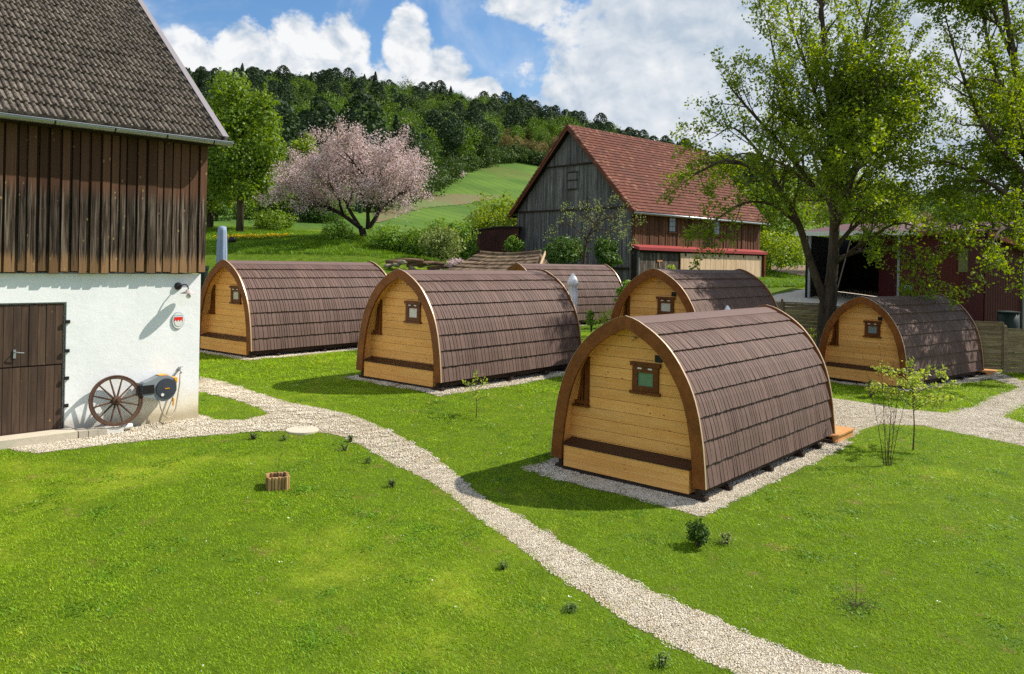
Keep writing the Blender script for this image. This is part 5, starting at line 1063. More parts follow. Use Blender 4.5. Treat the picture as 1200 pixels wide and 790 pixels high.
# big tree on the right, main limbs measured from the picture, some added to shade cabins
B = gnd(968, 420); B = at(968, 412, 30.0); B.z = g1(B.x, B.y)
T = Tree(101); w3 = lambda *l: wp3(l, B)
T.limb([(0, 0, -.4), *w3((969, 372, 30), (973, 335, 30))], .37, .29, False)
T.limb(w3((973, 340, 30), (977, 295, 30), (978, 240, 30), (975, 165, 30), (968, 80, 30), (962, 0, 30), (957, -70, 30.3)), .23, .04, True, .22, .42, 2.6, 2, .45, .45)
T.limb(w3((966, 352, 30), (950, 308, 29.8), (937, 265, 29.3), (916, 226, 29), (886, 200, 28.8), (850, 188, 28.6), (812, 206, 28.5)), .165, .03, True, .35, .36, 2.3, 2, .45, .05)
for l, r0, u in [([(934, 262, 29.3), (905, 240, 28.4), (870, 238, 27.6), (838, 258, 27.2)], .09, -.1), ([(916, 226, 29), (890, 180, 29.4), (860, 150, 29.8), (838, 160, 30)], .09, .2), ([(978, 292, 30), (1005, 262, 29.6), (1048, 236, 29.2), (1088, 222, 29)], .12, .2),
                 ([(978, 245, 30), (1008, 190, 30.3), (1042, 130, 30.6), (1066, 66, 31)], .13, .4), ([(976, 205, 30), (942, 152, 29.6), (914, 92, 29.4), (900, 28, 29.2)], .12, .4), ([(975, 170, 30), (998, 102, 29.6), (1016, 26, 29.2), (1030, -40, 29)], .11, .4),
                 ([(978, 270, 30), (990, 245, 27.6), (1000, 210, 25.8), (1012, 190, 24.6)], .12, .3), ([(978, 255, 30), (962, 215, 32), (950, 175, 33.6), (930, 150, 34.8)], .11, .3), ([(977, 215, 30), (1000, 185, 32.5), (1030, 160, 34.2), (1050, 150, 35.2)], .10, .3),
                 ([(966, 235, 30), (915, 170, 29.6), (872, 122, 29.4), (848, 92, 29.2)], .12, .35), ([(975, 305, 30), (1018, 292, 29.0), (1058, 292, 28.4), (1092, 322, 28)], .10, -.15), ([(970, 150, 30), (945, 80, 30.8), (925, 20, 31.2), (915, -40, 31.5)], .09, .4), ([(972, 120, 30), (1000, 60, 30.8), (1050, 20, 31)], .08, .35),
                 ([(960, 225, 29.9), (912, 190, 30.6), (870, 180, 31.2), (832, 196, 31.4)], .09, .1), ([(974, 185, 30), (985, 130, 28), (978, 80, 26.8)], .09, .4), ([(978, 240, 30), (990, 190, 28.4), (1000, 140, 27), (1012, 105, 26)], .09, .35), ([(978, 225, 30), (1025, 165, 28), (1058, 118, 26.6)], .09, .35), ([(976, 200, 30), (992, 150, 27.6), (1035, 100, 26)], .08, .35), ([(978, 250, 30), (985, 215, 28.4), (975, 190, 27), (958, 172, 26.2)], .08, .25), ([(978, 215, 30), (1000, 170, 28), (1015, 130, 26.8), (1028, 92, 26.2)], .08, .35), ([(978, 262, 30), (1000, 225, 28.2), (1022, 190, 27), (1048, 170, 26.4)], .08, .25), ([(974, 160, 30), (955, 110, 28), (940, 60, 27)], .08, .4), ([(978, 310, 30), (1010, 285, 28), (1050, 262, 26.8), (1080, 268, 26.2)], .09, 0.0)]:
    T.limb(w3(*l), r0*.8, .02, True, .2, .34, 2.5, 2, .45, u)
print('big tree twigs', len(T.tw))
place_tree('maple_tree', 'large spreading tree in fresh leaf standing behind the cabin by the wattle fence', 'tree', None, B, T.trunk_mesh('trunk', M_['bark']), [('crown', T.leaf_mesh('crown', M_['leafbig'], .13, max(15, 56000//len(T.tw)), .115, .4)), ('shade_leaf_sprays', lobed_crown(111, 2.7, 1.7, 2.7, 50, 7500, .13, M_['leafbig'], 'shade_leaf_sprays', .36, .35, 0))])
for o in bpy.data.objects:
    if o.name == 'shade_leaf_sprays': o.location = (12.9-B.x, 27.5-B.y, 5.4-B.z)  # extra foliage added in the sun's path to darken the roof of cabin D
# second tree, mostly beyond the picture edge, some boughs added to shade a cabin
B = at(1229, 420, 29.0); B.z = g1(B.x, B.y); T = Tree(202)
T.limb([(0, 0, -.4), *w3((1227, 360, 29), (1222, 300, 29), (1210, 200, 29), (1192, 90, 29), (1177, 0, 29), (1170, -90, 29))], .30, .05, True, .4, .6, 2.2, 2, .42, .4)
for l, r0, u in [([(1216, 252, 29), (1165, 218, 28.6), (1118, 192, 28.2), (1092, 190, 28)], .13, .1), ([(1213, 218, 29), (1156, 152, 29), (1124, 76, 29), (1108, 20, 29)], .14, .35), ([(1205, 162, 29), (1166, 82, 29.3), (1150, 0, 29.6), (1145, -60, 30)], .12, .4), ([(1222, 292, 29), (1160, 268, 28), (1112, 262, 27.4), (1100, 280, 27)], .12, -.1),
                 ([(1190, 80, 29), (1162, 10, 29), (1132, -30, 29), (1108, -48, 28.9)], .09, .3), ([(1218, 235, 29), (1256, 165, 30.5), (1282, 120, 31.4)], .10, .3), ([(1215, 240, 29.3), (1180, 190, 30.3), (1150, 170, 30.8), (1118, 172, 31)], .1, .25), ([(1218, 280, 29.2), (1185, 250, 30), (1158, 240, 30.6), (1130, 246, 31)], .09, .15), ([(1210, 205, 29.2), (1185, 140, 30.4), (1160, 110, 31.2)], .09, .3), ([(1222, 290, 29), (1190, 270, 27), (1170, 272, 25.6), (1158, 300, 25)], .1, -.15), ([(1215, 230, 29), (1250, 150, 29), (1275, 60, 29)], .13, .35), ([(1222, 290, 29), (1275, 240, 29), (1320, 220, 29)], .13, .2), ([(1210, 200, 29), (1180, 150, 31.5), (1150, 130, 33)], .1, .3), ([(1212, 210, 29), (1200, 160, 26.5), (1185, 120, 25)], .1, .3),
                 ([(1196, 110, 29), (1225, 30, 29), (1240, -50, 29)], .1, .4), ([(1216, 260, 29), (1240, 220, 31.5), (1260, 200, 33)], .1, .3), ([(1200, 140, 29), (1175, 100, 27.5), (1140, 90, 26.8)], .09, .3)]:
    T.limb(w3(*l), r0*.75, .02, True, .2, .4, 2.1, 2, .45, u)
place_tree('maple_tree', 'tall tree at the right edge whose long boughs reach over the red shed', 'tree', None, B, T.trunk_mesh('trunk', M_['bark']), [('crown', T.leaf_mesh('crown', M_['leafbig'], .125, max(9, 34000//len(T.tw)), .115, .4)), ('bough_shade_sprays', lobed_crown(112, 2.4, 1.5, 1.8, 44, 5200, .13, M_['leafbig'], 'bough_shade_sprays', .36, .35, 0)), ('outer_shade_sprays', lobed_crown(113, 3.0, 2.2, 2.8, 50, 9000, .14, M_['leafbig'], 'outer_shade_sprays', .36, .35, 0)), ('upper_shade_sprays', lobed_crown(114, 2.6, 2.2, 1.7, 44, 7500, .14, M_['leafbig'], 'upper_shade_sprays', .36, .35, 0))])
for o in bpy.data.objects:
    if o.name == 'bough_shade_sprays': o.location = (18.1-B.x, 30.1-B.y, 3.5-B.z)  # leaf mass added to throw shade on cabin E
    if o.name == 'outer_shade_sprays': o.location = (21.6-B.x, 31.3-B.y, 6.4-B.z)  # unseen foliage past the right edge, added to block sun from cabin E
    if o.name == 'upper_shade_sprays': o.location = (16.6-B.x, 29.0-B.y, 10.9-B.z)  # foliage added above the frame to block sun from cabin D


# blossoming tree
B = gnd(428, 279); d = B.y; T = Tree(303); w3 = lambda *l: wp3([(a, b2, d+c) for a, b2, c in l], B)
T.limb([(0, 0, -.3), *w3((424, 268, 0))], .28, .24, False)
for l, r0 in [([(424, 268, 0), (402, 252, -.5), (385, 243, -.8), (365, 238, -1.2), (340, 232, -1.4)], .17), ([(420, 264, 0), (408, 243, .8), (396, 215, 1.4), (380, 195, 1.6)], .15), ([(431, 268, 0), (431, 250, -.4), (428, 222, -.8), (425, 185, -1)], .17), ([(432, 268, 0), (443, 250, .3), (446, 232, .4), (452, 205, .5), (462, 185, .6)], .17),
              ([(443, 250, .3), (462, 232, -1.2), (480, 222, -2)], .1), ([(402, 252, -.5), (395, 230, -2), (385, 212, -3.2)], .12), ([(430, 240, 0), (415, 205, 2), (408, 182, 3)], .12), ([(444, 240, .4), (460, 215, 2.2), (475, 200, 3.2)], .1), ([(431, 250, -.4), (442, 220, -2.6), (450, 200, -3.8)], .12), ([(372, 240, -1), (350, 222, 0.5), (335, 212, 1)], .08), ([(400, 225, 1.2), (370, 210, 3), (352, 205, 4)], .08), ([(425, 205, -.9), (410, 185, -2.4), (400, 175, -3)], .08)]:
    T.limb(w3(*l), r0, .025, True, .3, .42, 3.0, 2, .45, .35)
c1 = T.leaf_mesh('blossom_crown', M_['blossom'], .14, max(16, 31000//len(T.tw)), .22, .3); c2 = T.leaf_mesh('leaf_buds', M_['budleaf'], .13, max(6, 10000//len(T.tw)), .22, .3)
place_tree('blossoming_tree', 'wide rounded fruit tree full of pinkish white blossom on the meadow bank', 'tree', None, B, T.trunk_mesh('trunk', M_['barkdark']), [('crown', c1), ('leaf_buds', c2), ('blossom_sprays', lobed_crown(304, 5.0, 4.4, 3.0, 60, 11000, .135, M_['blossom'], 'blossom_sprays', .26, .3, 4.35))])

# tall trees at the meadow edge
def crown_tree(name, label, px, pyb, pyt, wpx, seed, mat, size, nq, group=None, trunk_px=None, lob=.34, inner=.3, r0=.3, d=None, rd=1.0):
    B = gnd(px, pyb) if d is None else at(px, pyb, d); d = B.y; h = (pyb-pyt)/F*d; rx = wpx/2/F*d; base = h*.02; rz = (h-base)/2
    o = thing(name, label, 'tree', B, seed*.7, group); r = random.Random(seed); mb = MB()
    tp = [Vector((0, 0, -.3)), Vector((r.uniform(-.1, .1), 0, h*.3)), Vector((r.uniform(-.3, .3), r.uniform(-.3, .3), h*.6)), Vector((r.uniform(-.3, .3), 0, h*.9))]; mb.tube(tp, [r0, r0*.8, r0*.45, .03], 8)
    for k in range(12): a = k*2.4; z = h*(.2+.055*k); q = Vector((0, 0, z)); e = rx*.75*(1-.3*k/12); mb.tube([q, q+Vector((math.cos(a)*e*.5, math.sin(a)*e*.5, e*.35)), q+Vector((math.cos(a)*e, math.sin(a)*e, e*.85))], [r0*.3, r0*.2, .02], 5)
    mb.obj('trunk', M_['bark'], o, True); link('crown', lobed_crown(seed, rx, rx*rd, rz*1.08, 60, int(nq*1.25), size, mat, 'crown', lob, inner, base+rz*.98), o); return o
crown_tree('poplar_tree', 'tall dense rounded green tree with visible grey trunk at the meadow edge', 281, 273, 74, 104, 11, M_['leafpoplar'], .26, 15000, r0=.32)
crown_tree('linden_tree', 'light green tree half hidden by the white barn roof', 246, 268, 150, 62, 12, M_['leaflight'], .24, 8000)
crown_tree('birch_tree', 'light yellow-green tree peeking out behind the blossoming tree', 356, 266, 142, 46, 13, M_['leaflight'], .30, 6000, d=88)
crown_tree('ash_tree', 'small olive green tree under the left side of the blossom', 330, 268, 196, 64, 14, M_['leafpoplar'], .26, 5000, d=80)
crown_tree('willow_bush', 'dark green bush between the tall tree and the blossoming tree', 372, 270, 226, 60, 15, M_['leafdark'], .24, 4500, d=78)

def shrub(name, label, px, py, w_, h_, seed, mat, size, nq, d=None, cat='shrub', group=None, stems=5, lob=.42, lean_up=.5, inner=.35, depth=.8):
    B = gnd(px, py) if d is None else at(px, py, d); d = B.y; rx = w_/2/F*d; hz = h_/F*d; o = thing(name, label, cat, B, 0, group); r = random.Random(seed); mb = MB()
    for k in range(stems): a = r.uniform(0, 2*PI); e = rx*.5; mb.tube([(0, 0, -.1), (math.cos(a)*e*.5, math.sin(a)*e*.5, hz*.5), (math.cos(a)*e, math.sin(a)*e, hz*.9)], [.02+.01*hz, .015+.004*hz, .005], 5)
    mb.obj('stems', M_['barkdark'], o, True); link('foliage', lobed_crown(seed, rx, rx*depth, hz*.52, 22, nq, size, mat, 'foliage', lob, inner, hz*.5), o); return o
SG = 'shrubs along the meadow bank'
for a in [('elder_bush', 'bright feathery bush rising behind the brown lean-to roof', 588, 284, 104, 52, 31, M_['leaflight'], .2, 6000, 60.5), ('hazel_bush', 'green bush left of the brown lean-to, in front of the field', 528, 306, 66, 46, 32, M_['leafshrub'], .17, 5500, 51), ('hazel_bush', 'low green bush right of the blossoming tree trunk', 455, 294, 62, 26, 33, M_['leafshrub'], .15, 3200, 50.5),
          ('hazel_bush', 'rounded green bush behind the heap of stones', 487, 300, 62, 30, 34, M_['leafshrub'], .15, 3600, 50), ('hazel_bush', 'pale green bush between the stone heap and the flowering shrub', 517, 304, 60, 32, 35, M_['leafgrey'], .15, 3200, 47.5), ('flowering_shrub', 'low shrub with creamy white flower heads beside the mossy shed roof', 536, 319, 26, 16, 36, M_['blossom'], .09, 1300, 43.5),
          ('elder_bush', 'dark green bush in front of the brown lean-to wall', 602, 299, 26, 22, 37, M_['leafshrub'], .12, 1500, 50), ('hazel_bush', 'dark bush at the foot of the grey gable', 660, 318, 60, 40, 38, M_['leafdark'], .15, 3600, 47), ('hazel_bush', 'dark bush beside the slim tree before the grey barn corner', 712, 322, 40, 46, 39, M_['leafdark'], .15, 3000, 47.5),
          ('hazel_bush', 'sunny bush between two cabins below the grey barn corner', 733, 372, 24, 46, 40, M_['leafshrub'], .11, 1800, 36), ('golden_bush', 'bright yellow-green bush with a yellow flower patch beyond the yard', 915, 314, 78, 44, 41, M_['leaflight'], .17, 4500, 62), ('golden_bush', 'green bush right of the yellow-green one beyond the yard', 985, 314, 70, 56, 42, M_['leafpoplar'], .18, 4500, 63),
          ('hazel_bush', 'long low bush at the left foot of the blossoming tree', 398, 285, 46, 20, 43, M_['leafshrub'], .14, 2200, 53.5), ('hazel_bush', 'low bush in the meadow under the tall dense tree', 318, 272, 60, 22, 44, M_['leafpoplar'], .18, 2600, 66)]:
    shrub(*a[:10], d=a[10], group=SG)
for a in [('hazel_bush', 'tall shady bush behind the covered parasol beside the white barn', 252, 272, 46, 62, 51, M_['leafdark'], .2, 4200, 74), ('hazel_bush', 'broad bush right behind the tall dense tree trunk', 300, 270, 60, 44, 52, M_['leafpoplar'], .2, 4200, 78), ('hazel_bush', 'dark bush left behind the blossoming tree at the meadow edge', 343, 268, 58, 48, 53, M_['leafdark'], .22, 4200, 82), ('hazel_bush', 'bush showing below the blossom left of its forked trunk', 392, 268, 50, 40, 54, M_['leafpoplar'], .2, 3600, 84)]:
    shrub(*a[:10], d=a[10], group=SG)
crown_tree('ash_tree', 'bushy green tree behind the big tree, right of the red roof', 900, 312, 205, 110, 45, M_['leafpoplar'], .26, 7000, d=68)
crown_tree('ash_tree', 'broad pale green tree behind the open shed bay', 1010, 312, 196, 120, 46, M_['leaflight'], .28, 7500, d=78)
crown_tree('ash_tree', 'green tree behind the red shed roof at the right edge', 1170, 312, 232, 90, 47, M_['leafpoplar'], .26, 5500, d=74)

# slim tree before the grey gable
B = at(684, 330, 44); B.z = g1(B.x, B.y); T = Tree(404); w3 = lambda *l: wp3(l, B)
T.limb([(0, 0, -.2), *w3((684, 312, 44), (687, 285, 44), (695, 266, 44), (705, 250, 44))], .10, .03, True, .5, .5, 1.4, 2, .45, .3)
for l in [[(688, 282, 44), (675, 268, 43.6), (662, 262, 43.4), (652, 270, 43.2)], [(692, 270, 44), (712, 255, 43.5), (732, 262, 43.2), (738, 280, 43)], [(690, 275, 44), (700, 255, 45), (715, 243, 45.5)], [(697, 262, 44), (680, 248, 44.3), (672, 244, 44.5)], [(690, 274, 44), (706, 268, 42.8), (724, 275, 42)], [(712, 255, 43.5), (726, 246, 43.8), (738, 250, 44)]]:
    T.limb(w3(*l), .05, .012, True, .2, .42, 1.1, 2, .45, .15)
place_tree('apple_tree', 'slim small-leaved tree with pale thin trunk in front of the grey barn gable', 'tree', None, B, T.trunk_mesh('trunk', M_['bark']), [('crown', T.leaf_mesh('crown', M_['leafgrey'], .10, 9, .12, .3))])

# saplings and garden plants on the lawns
M_['leafyoung'] = leafmat('yellow_green_young_leaf', lin((146, 168, 64)), lin((186, 198, 104)), .45, .5, .05)
def sapling(name, label, px, py, hpx, wpx, seed, mat, lsize, per, nl=7, trunk_frac=.45, cat='sapling', bare=False, r0=.018, up=.3, twl=.4):
    B = gnd(px, py); d = B.y; h = hpx/F*d; rad = wpx/2/F*d; T = Tree(seed); r = T.r
    T.limb([(0, 0, -.05), (.01*h, 0, h*.3), (r.normal()*.02*h, 0, h*.6), (r.normal()*.03*h, 0, h)], r0, .004, True, trunk_frac, .12, rad*.5, 1, .5, up)
    for k in range(nl):
        z = h*(trunk_frac+(.9-trunk_frac)*k/nl); a = k*2.4; e = rad*r.uniform(.7, 1.1); q = np.array([0, 0, z]); dd = np.array([math.cos(a), math.sin(a), 0]); T.limb([q, q+dd*e*.5+[0, 0, e*up], q+dd*e+[0, 0, e*up*1.1]], r0*.45, .003, True, .2, .14, rad*twl, 1, .5, up, 2)
    me = [('leaves', T.leaf_mesh('leaves', mat, lsize, per, .04, .3))] if not bare else []
    return place_tree(name, label, cat, None, B, T.trunk_mesh('stem', M_['twig']), me)
sapling('young_tree', 'young tree with airy yellow-green crown on the lawn before the cabin by the fence', 1070, 528, 96, 82, 61, M_['leafyoung'], .075, 22, 10, .48, 'young tree', r0=.022)
sapling('sapling', 'thin leafy sapling on the lawn beside the middle cabin', 558, 490, 50, 30, 62, M_['leafyoung'], .06, 8, 6, .4, r0=.014)
sapling('sapling', 'small bright leafy shrub in front of the wattle fence', 957, 416, 30, 22, 63, M_['leafyoung'], .09, 14, 7, .25, r0=.018)
B = gnd(1040, 546); T = Tree(64)
for dx_, hh, e in [(-.52, 1.9, .1), (-.25, 2.2, -.05), (.12, 1.75, .05), (.38, 2.0, .1), (.55, 1.2, .25), (-.1, 1.1, -.3), (.2, .6, .4)]:
    T.limb([(dx_*.12, 0, -.03), (dx_*.35, e*.3, hh*.4), (dx_*.8, e, hh)], .010, .003, True, .3, .2, .5, 1, .5, .4)
place_tree('bare_shrub', 'leafless twiggy shrub on the lawn beside the young yellow-green tree', 'shrub', None, B, T.trunk_mesh('twigs', M_['twig']), [('buds', T.leaf_mesh('buds', M_['leafyoung'], .02, 1, .02, .3))])
B = gnd(1003, 711); T = Tree(65)
T.limb([(0, 0, -.02), (.0, 0, .2), (-.01, 0, .62)], .006, .002, False); T.limb([(0, 0, 0), (.14, 0, .07), (.3, 0, .16)], .006, .002, False)
for k in range(9): a = k*.7; T.limb([(0, 0, 0), (math.cos(a)*.1, math.sin(a)*.1, .06), (math.cos(a)*.22, math.sin(a)*.22, .05)], .004, .002, True, .3, .08, .08, 1, .5, .1)
place_tree('twig_plant', 'tiny twiggy plant with one upright bare stem on the right lawn', 'plant', None, B, T.trunk_mesh('twigs', M_['twig']), [('leaves', T.leaf_mesh('leaves', M_['leafdark'], .022, 5, .02, .3))])
def tuft(name, label, px, py, wpx, hpx, seed, mat, size, nq, cat='plant', round_=False, group=None):
    return shrub(name, label, px, py, wpx, hpx, seed, mat, size, nq, cat=cat, group=group, stems=4, lob=.5, depth=1.0)
tuft('box_shrub', 'small dense rounded evergreen shrub casting a shadow near the long path', 819, 641, 26, 30, 71, M_['leafdark'], .035, 1700)
tuft('low_plant', 'thin grey-green plant right beside the small evergreen shrub', 850, 637, 22, 12, 72, M_['leafgrey'], .03, 260)
tuft('dwarf_conifer', 'little brownish green conifer before the cabin by the fence', 1021, 466, 13, 22, 73, M_['leafgrey'], .045, 900)
M_['leafplant'] = leafmat('small_plant_leaf', lin((96, 124, 52)), lin((136, 158, 92)), .3, .5, .2)
PG = 'small plants at the lawn edge along the path'
for k, (px, py, w_, h_, lb) in enumerate([(297, 515, 18, 10, 'small spreading plant at the lawn edge left of the round cover'), (334, 516, 11, 9, 'tiny plant directly below the round cover'), (404, 528, 16, 10, 'little plant with dark shadow right of the round cover'), (411, 518, 10, 11, 'grey twiggy plant on the very path edge above its neighbour'),
                                         (431, 543, 10, 10, 'tiny dark green plant second down the path edge'), (459, 571, 14, 13, 'small blue-green plant farther down the path edge'), (589, 667, 14, 11, 'small plant on the lawn left of the long path'), (669, 716, 20, 11, 'flat clover clump on the lawn left of the long path'), (776, 780, 24, 18, 'leafy plant at the bottom of the lawn by the path')]):
    tuft('low_plant', lb, px, py, w_*.9, h_*.75, 80+k, M_['leafplant'], .026, 90+14*k, group=PG)
for px, py, w_, h_, lb, k in [(716, 385, 40, 22, 'yellow-green leafy shrub between the cabins behind the near roof ridge', 0), (744, 386, 14, 26, 'upright yellow-leaved plant just behind the near ridge end', 1), (693, 386, 16, 24, 'dark green bush before the shaded foot of the hindmost cabin', 2)]:
    shrub('garden_shrub', lb, px, py, w_, h_, 95+k, M_['leafyoung'] if k < 2 else M_['leafshrub'], .085, 420+100*k, d=26.5 if k < 2 else 31, group='shrubs between the cabins')
shrub('garden_shrub', 'sunlit yellow-green twigs in front of the dark old barn door', 786, 335, 14, 28, 99, M_['leafyoung'], .12, 200, d=44, group='shrubs between the cabins')

# planter, round cover, parasols
B = gnd(325, 571); pl = thing('planter_box', 'small square planter of upright wooden slats with earth inside on the lawn', 'planter', B, math.radians(20))
M_['planter'] = wood('planter_slat', lin((196, 162, 112)), lin((134, 98, 62)), (30, 30, 4), .8, objvar=.3)
S_ = .15; n = 6
for sx_ in (-1, 1):
    for k in range(n):
        u = -S_+2*S_*(k+.5)/n; MB().tube([(u, sx_*S_, -.02), (u, sx_*S_, .19+.006*(k % 2))], .026, 6).obj('slat', M_['planter'], pl); MB().tube([(sx_*S_, u, -.02), (sx_*S_, u, .19+.006*((k+1) % 2))], .026, 6).obj('slat', M_['planter'], pl)
MB().box(-S_+.02, S_-.02, -S_+.02, S_-.02, 0, .13).obj('earth', plain('dark_potting_earth', lin((84, 60, 42)), 1, var=.3, scale=30, bmp=.02), pl)
T = Tree(66); T.limb([(0, 0, .12), (.01, 0, .35), (.05, .02, .58)], .006, .002, True, .5, .15, .12, 1, .5, .2)
o = link('twig_plant', T.trunk_mesh('twig_plant', M_['twig'])); o.location = pl.location; tag(o, 'thin bare stem growing out of the wooden planter box', 'plant')
B = gnd(354, 504.5); o = MB().lathe([(.32, -.05), (.32, .018), (.305, .028), (.02, .03)], 36).obj('round_cover', M_['lintel'], None); o.location = B; tag(o, 'pale round concrete cover set in the gravel at the lawn edge', 'manhole cover')
M_['canvas'] = plain('white_canvas', lin((250, 250, 250)), .8, var=.02, scale=5); M_['cover'] = plain('blue_grey_cover', lin((140, 156, 182)), .8, var=.1, scale=4)
def parasol(label, px, pytop, d, h, mat, kind):
    p_ = at(px, pytop, d); z0 = g1(p_.x, p_.y); H = p_.z-z0; o = thing('closed_parasol', label, 'parasol', (p_.x, p_.y, z0), .4, 'closed parasols behind the cabins')
    MB().tube([(0, 0, 0), (0, 0, H-.02)], .024, 8).obj('pole', M_['palepost'], o); MB().lathe([(.28, 0), (.28, .06), (.06, .08)], 20).obj('base', M_['dark'], o)
    mb = MB(); n = 24; v = []
    pr = ([(.14, .0), (.18, .06), (.19, .5), (.165, .9), (.15, .985), (.06, 1.0)] if kind == 'cover' else [(.05, 0), (.10, .12), (.14, .35), (.155, .55), (.125, .74), (.20, .76), (.13, .88), (.05, .97), (.02, 1.0)])
    for r_, z in pr:
        for k in range(n): f_ = 1+.16*math.sin(k*PI/3*2)*(z < .95)+.05*math.sin(k*2.1+z*3); v.append((r_*f_*math.cos(2*PI*k/n), r_*f_*math.sin(2*PI*k/n), H-h+h*z))
    mb.add(v, [(i*n+k, i*n+(k+1) % n, (i+1)*n+(k+1) % n, (i+1)*n+k) for i in range(len(pr)-1) for k in range(n)]+[tuple(range(n-1, -1, -1)), tuple((len(pr)-1)*n+k for k in range(n))]); mb.obj('folded_canopy' if kind != 'cover' else 'cover', mat, o, True); return o
parasol('tall closed parasol in blue-grey cover behind the gable of the left cabin', 260.5, 265, 30.5, 2.0, M_['cover'], 'cover')
parasol('white closed parasol standing at the rear end of the middle cabin', 671.5, 320, 26.5, 1.6, M_['canvas'], 'white')
parasol('closed parasol of which only the white tip shows above the near roof', 852.5, 358, 23.2, 1.6, M_['canvas'], 'white')
# cottage roof glimpsed beside the white barn, ball and pot in the meadow
B = at(231, 273, 82); ct = thing('cottage', 'distant cottage with red roof glimpsed beside the white barn', 'house', B, .4)
MB().box(-3.4, 1.2, -3, 3, -1, 1.4).obj('wall', M_['white'], ct); MB().prism([(-3.4, 1.4), (3.4, 1.4), (0, 4.4)], lambda u, v_: (-4, u, v_), lambda u, v_: (1.5, u, v_)).obj('roof', M_['redtile'], ct)
B = gnd(272, 286); o = MB().lathe([(.06, .01), (.2, .08), (.27, .25), (.2, .44), (.06, .51)], 14).obj('dark_ball', M_['dark'], None, True); o.location = B; tag(o, 'small dark round ball in the meadow right of the covered parasol', 'ball')
B = at(238, 322, 33); B.z = g1(B.x, B.y); z_ = at(238, 316, 33).z-B.z; o = MB().lathe([(.16, 0), (.2, z_), (.24, z_+.02), (.24, z_+.16)], 14).obj('rain_pot', M_['butt'], None); o.location = B; tag(o, 'grey pot half hidden between the white barn corner and the left cabin', 'pot')
n = 420; x, y = RNG.uniform(-9, 12, n), RNG.uniform(5, 20, n); k = inview(x, y, .5) & ~gravel(x, y) & ~solid(x, y) & (vnoise(x, y, .8) > -.1); x, y = x[k], y[k]; n = len(x)
_dv, _dq = leaf_quads(np.random.default_rng(5).normal(size=(3, 3))*[.05, .05, .003]+[0, 0, .045], .022, np.random.default_rng(6), 4, .95); M_['daisy'] = leafmat('daisy_white', lin((232, 232, 222)), lin((246, 246, 240)), .2, .6, .05)
scatter('daisies', np.stack([x, y, gz(x, y)], 1), RNG.uniform(0, 6, n), RNG.uniform(.6, 1.2, n), np.zeros(n), [npmesh('daisy', _dv, _dq, M_['daisy'])], 'tiny white daisies sprinkled in the lawn')
# dandelions on the bank
n = 260; x0_, y0_ = gnd(262, 280), gnd(335, 279); t_ = RNG.uniform(0, 1, n)
x = x0_.x+(y0_.x-x0_.x)*t_+RNG.normal(0, .5, n); y = x0_.y+(y0_.y-x0_.y)*t_+RNG.normal(0, .9, n)
fv, fq_ = leaf_quads(np.random.default_rng(2).normal(size=(7, 3))*.02, .10, np.random.default_rng(3), 1.5, .95)
scatter('dandelion_flowers', np.stack([x, y, gz(x, y)+.22], 1), RNG.uniform(0, 6, n), RNG.uniform(.7, 1.3, n), np.zeros(n), [npmesh('dandelion', fv, fq_, M_['yellow'])], 'yellow dandelion flowers dotted over the meadow bank')

# ------------------------------------------------------------------ wooded hill
fm = {'bright': leafmat('beech_leaf', lin((74, 104, 32)), lin((104, 132, 46)), .28, .6, .22), 'mid': leafmat('oak_leaf', lin((54, 80, 34)), lin((82, 104, 44)), .25, .6, .22), 'dark': leafmat('pine_needles', lin((40, 60, 36)), lin((62, 82, 46)), .15, .7, .22), 'brown': leafmat('budding_leaf', lin((112, 104, 58)), lin((134, 126, 78)), .3, .6, .2)}
def broad(seed, mat, nq=1700, rx=4.6, h=13.5):
    """leafy wood tree: crown and trunk in one mesh"""
    me = lobed_crown(seed, rx, rx, h*.42, 20, nq, .62, mat, 'wood_tree', .45, .15, h*.55); return me
def conifer(seed, h=17, rad=3.0, pine=False):
    r = np.random.default_rng(seed); c = []; o = []
    for k in range(46):
        z = h*(.16+.82*k/46) if not pine else h*(.45+.53*k/46); rr_ = rad*(1-k/46)**.8*r.uniform(.7, 1.15) if not pine else rad*math.sqrt(max(0, 1-(2*k/46-1)**2))*r.uniform(.7, 1.15)
        for j in range(24): a = r.uniform(0, 2*PI); q = rr_*math.sqrt(r.uniform(.15, 1)); c.append((q*math.cos(a), q*math.sin(a), z-.22*q+r.normal()*.12)); o.append((math.cos(a)*.5, math.sin(a)*.5, .6))
    v, f_ = leaf_quads(np.array(c), .68, r, .1, .6, np.array(o)); n0 = len(v); tb = MB().tube([(0, 0, -1), (0, 0, h*.9)], [.28, .05], 5, False); tv = np.array([p_[:] for p_ in tb.v]); tf = np.array(tb.f)+n0
    return npmesh('conifer', np.concatenate([v, tv]), np.concatenate([f_, tf]), fm['dark'])
kinds = [broad(501, fm['bright']), broad(502, fm['bright'], rx=5.4, h=15), broad(503, fm['bright'], rx=4.0, h=12.5), broad(504, fm['mid']), broad(505, fm['mid'], rx=5.2, h=14.5), conifer(506, 13, 2.6), conifer(507, 15, 3.0), conifer(508, 13, 3.2, True), conifer(509, 14.5, 3.0, True), broad(510, fm['brown'], rx=4.2, h=11)]
def fpx(x, y): return 600+F*x/y
def edge_y(px): return np.interp(px, [-200, 200, 430, 500, 545, 585, 600, 700, 900, 1300], [92, 92, 104, 165, 210, 246, 256, 262, 250, 190])
x, y = jgrid(-420, 420, 88, 560, 6.6); px = fpx(x, y); k = (px > -260) & (px < 1560) & (y > edge_y(px)+RNG.normal(0, 3, len(x))); x, y, px = x[k], y[k], px[k]; z = gz(x, y)
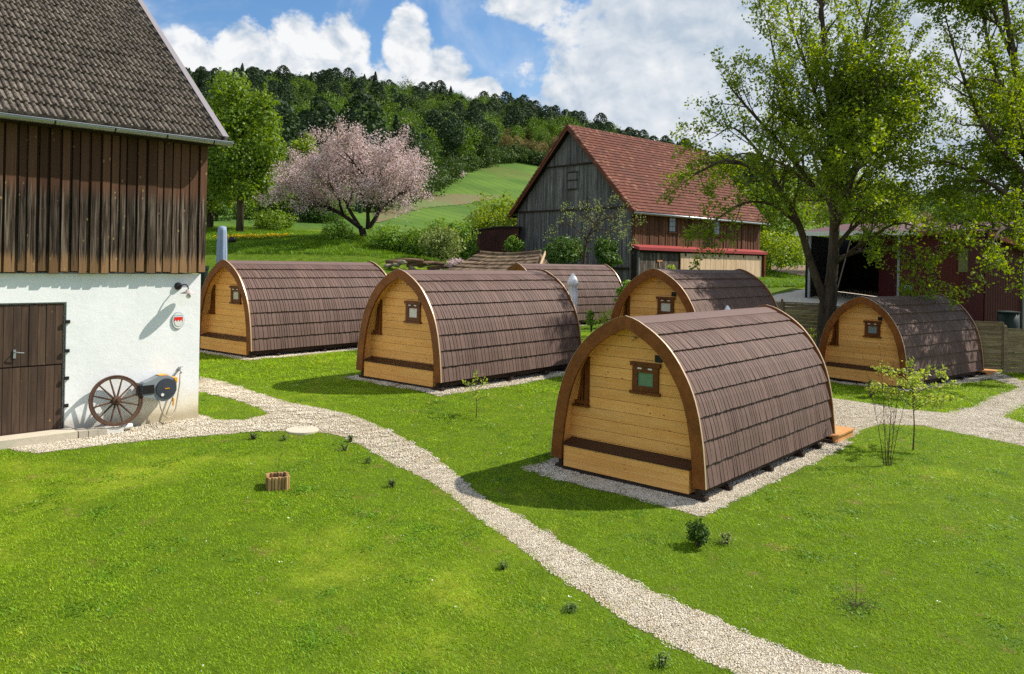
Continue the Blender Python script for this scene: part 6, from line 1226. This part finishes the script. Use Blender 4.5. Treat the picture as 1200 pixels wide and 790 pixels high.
v1, v2 = vnoise(x*.02, y*.02, 1.0), vnoise(y*.05+3, x*.05, 1.0); up_ = np.clip((z-40)/45, 0, 1); u = RNG.uniform(0, 1, len(x))
con = (.34-.5*v1+.55*(px < 330)+.6*up_*(px < 430)+.75*(up_ > .80)+.35*v2+.12*((px > 520) & (y < 300))) > u+.12
ix = np.where(con, np.where(RNG.uniform(0, 1, len(x)) > .3, 7+RNG.integers(0, 2, len(x)), 5+RNG.integers(0, 4, len(x))), np.where(v2+RNG.normal(0, .25, len(x)) > .15, 3+RNG.integers(0, 2, len(x)), RNG.integers(0, 3, len(x))))
ix = np.where(((px > 575) & (y < edge_y(px)+28) & (u < .8)) | ((u > .90) & (y < edge_y(px)+40)), 9, ix)
sc = RNG.uniform(.62, 1.05, len(x))*np.where(ix == 9, .8, 1.0)*np.where((ix > 4) & (ix < 9), 1.18, .92)
near = y < edge_y(px)+13                                     # the front row: trees one can tell apart
sel = np.where(near & (px > 440) & (px < 800))[0]; rest = np.setdiff1d(np.arange(len(x)), sel)
print('wood', len(rest), 'front trees', len(sel))
scatter('wooded_hill', np.stack([x, y, z-.4], 1)[rest], RNG.uniform(0, 6.28, len(rest)), sc[rest], ix[rest], kinds, 'mixed wood of beech and conifers covering the hill')
lab = {0: 'bright green broad tree in the front row of the wood above the field', 3: 'deep green broad tree in the front row of the wood above the field', 5: 'dark conifer in the front row of the wood above the field', 9: 'brownish budding tree in the front row of the wood above the field'}
for i in sel:
    c_ = {0: 0, 1: 0, 2: 0, 3: 3, 4: 3, 5: 5, 6: 5, 7: 5, 8: 5, 9: 9}[int(ix[i])]
    o = link({0: 'beech_tree', 3: 'oak_tree', 5: 'pine_tree', 9: 'budding_tree'}[c_], kinds[int(ix[i])]); o.location = (x[i], y[i], z[i]-.4); o.rotation_euler = (0, 0, RNG.uniform(0, 6.28)); o.scale = [float(sc[i])]*3
    tag(o, lab[c_], 'tree', 'trees in the front row of the wood')
# bushes along the wood's edge
hx_, hy_ = [], []
for q in np.linspace(440, 700, 70): d = float(edge_y(q))-RNG.uniform(2, 7); hx_.append((q-600)/F*d); hy_.append(d)
hx_, hy_ = np.array(hx_), np.array(hy_); n = len(hx_); bk_ = [lobed_crown(601, 2.6, 2.6, 1.9, 12, 700, .5, fm['mid'], 'edge_bush', .45, .2, 1.5), lobed_crown(602, 3.2, 3.0, 2.3, 12, 800, .5, fm['mid'], 'edge_bush', .45, .2, 1.8), lobed_crown(603, 2.4, 2.4, 1.7, 12, 600, .5, M_['blossom'], 'edge_bush', .45, .2, 1.6)]
scatter('edge_undergrowth', np.stack([hx_, hy_, gz(hx_, hy_)], 1), RNG.uniform(0, 6, n), RNG.uniform(.7, 1.3, n), np.where(RNG.uniform(0, 1, n) > .95, 2, RNG.integers(0, 2, n)), bk_, 'undergrowth hiding the foot of the wood')
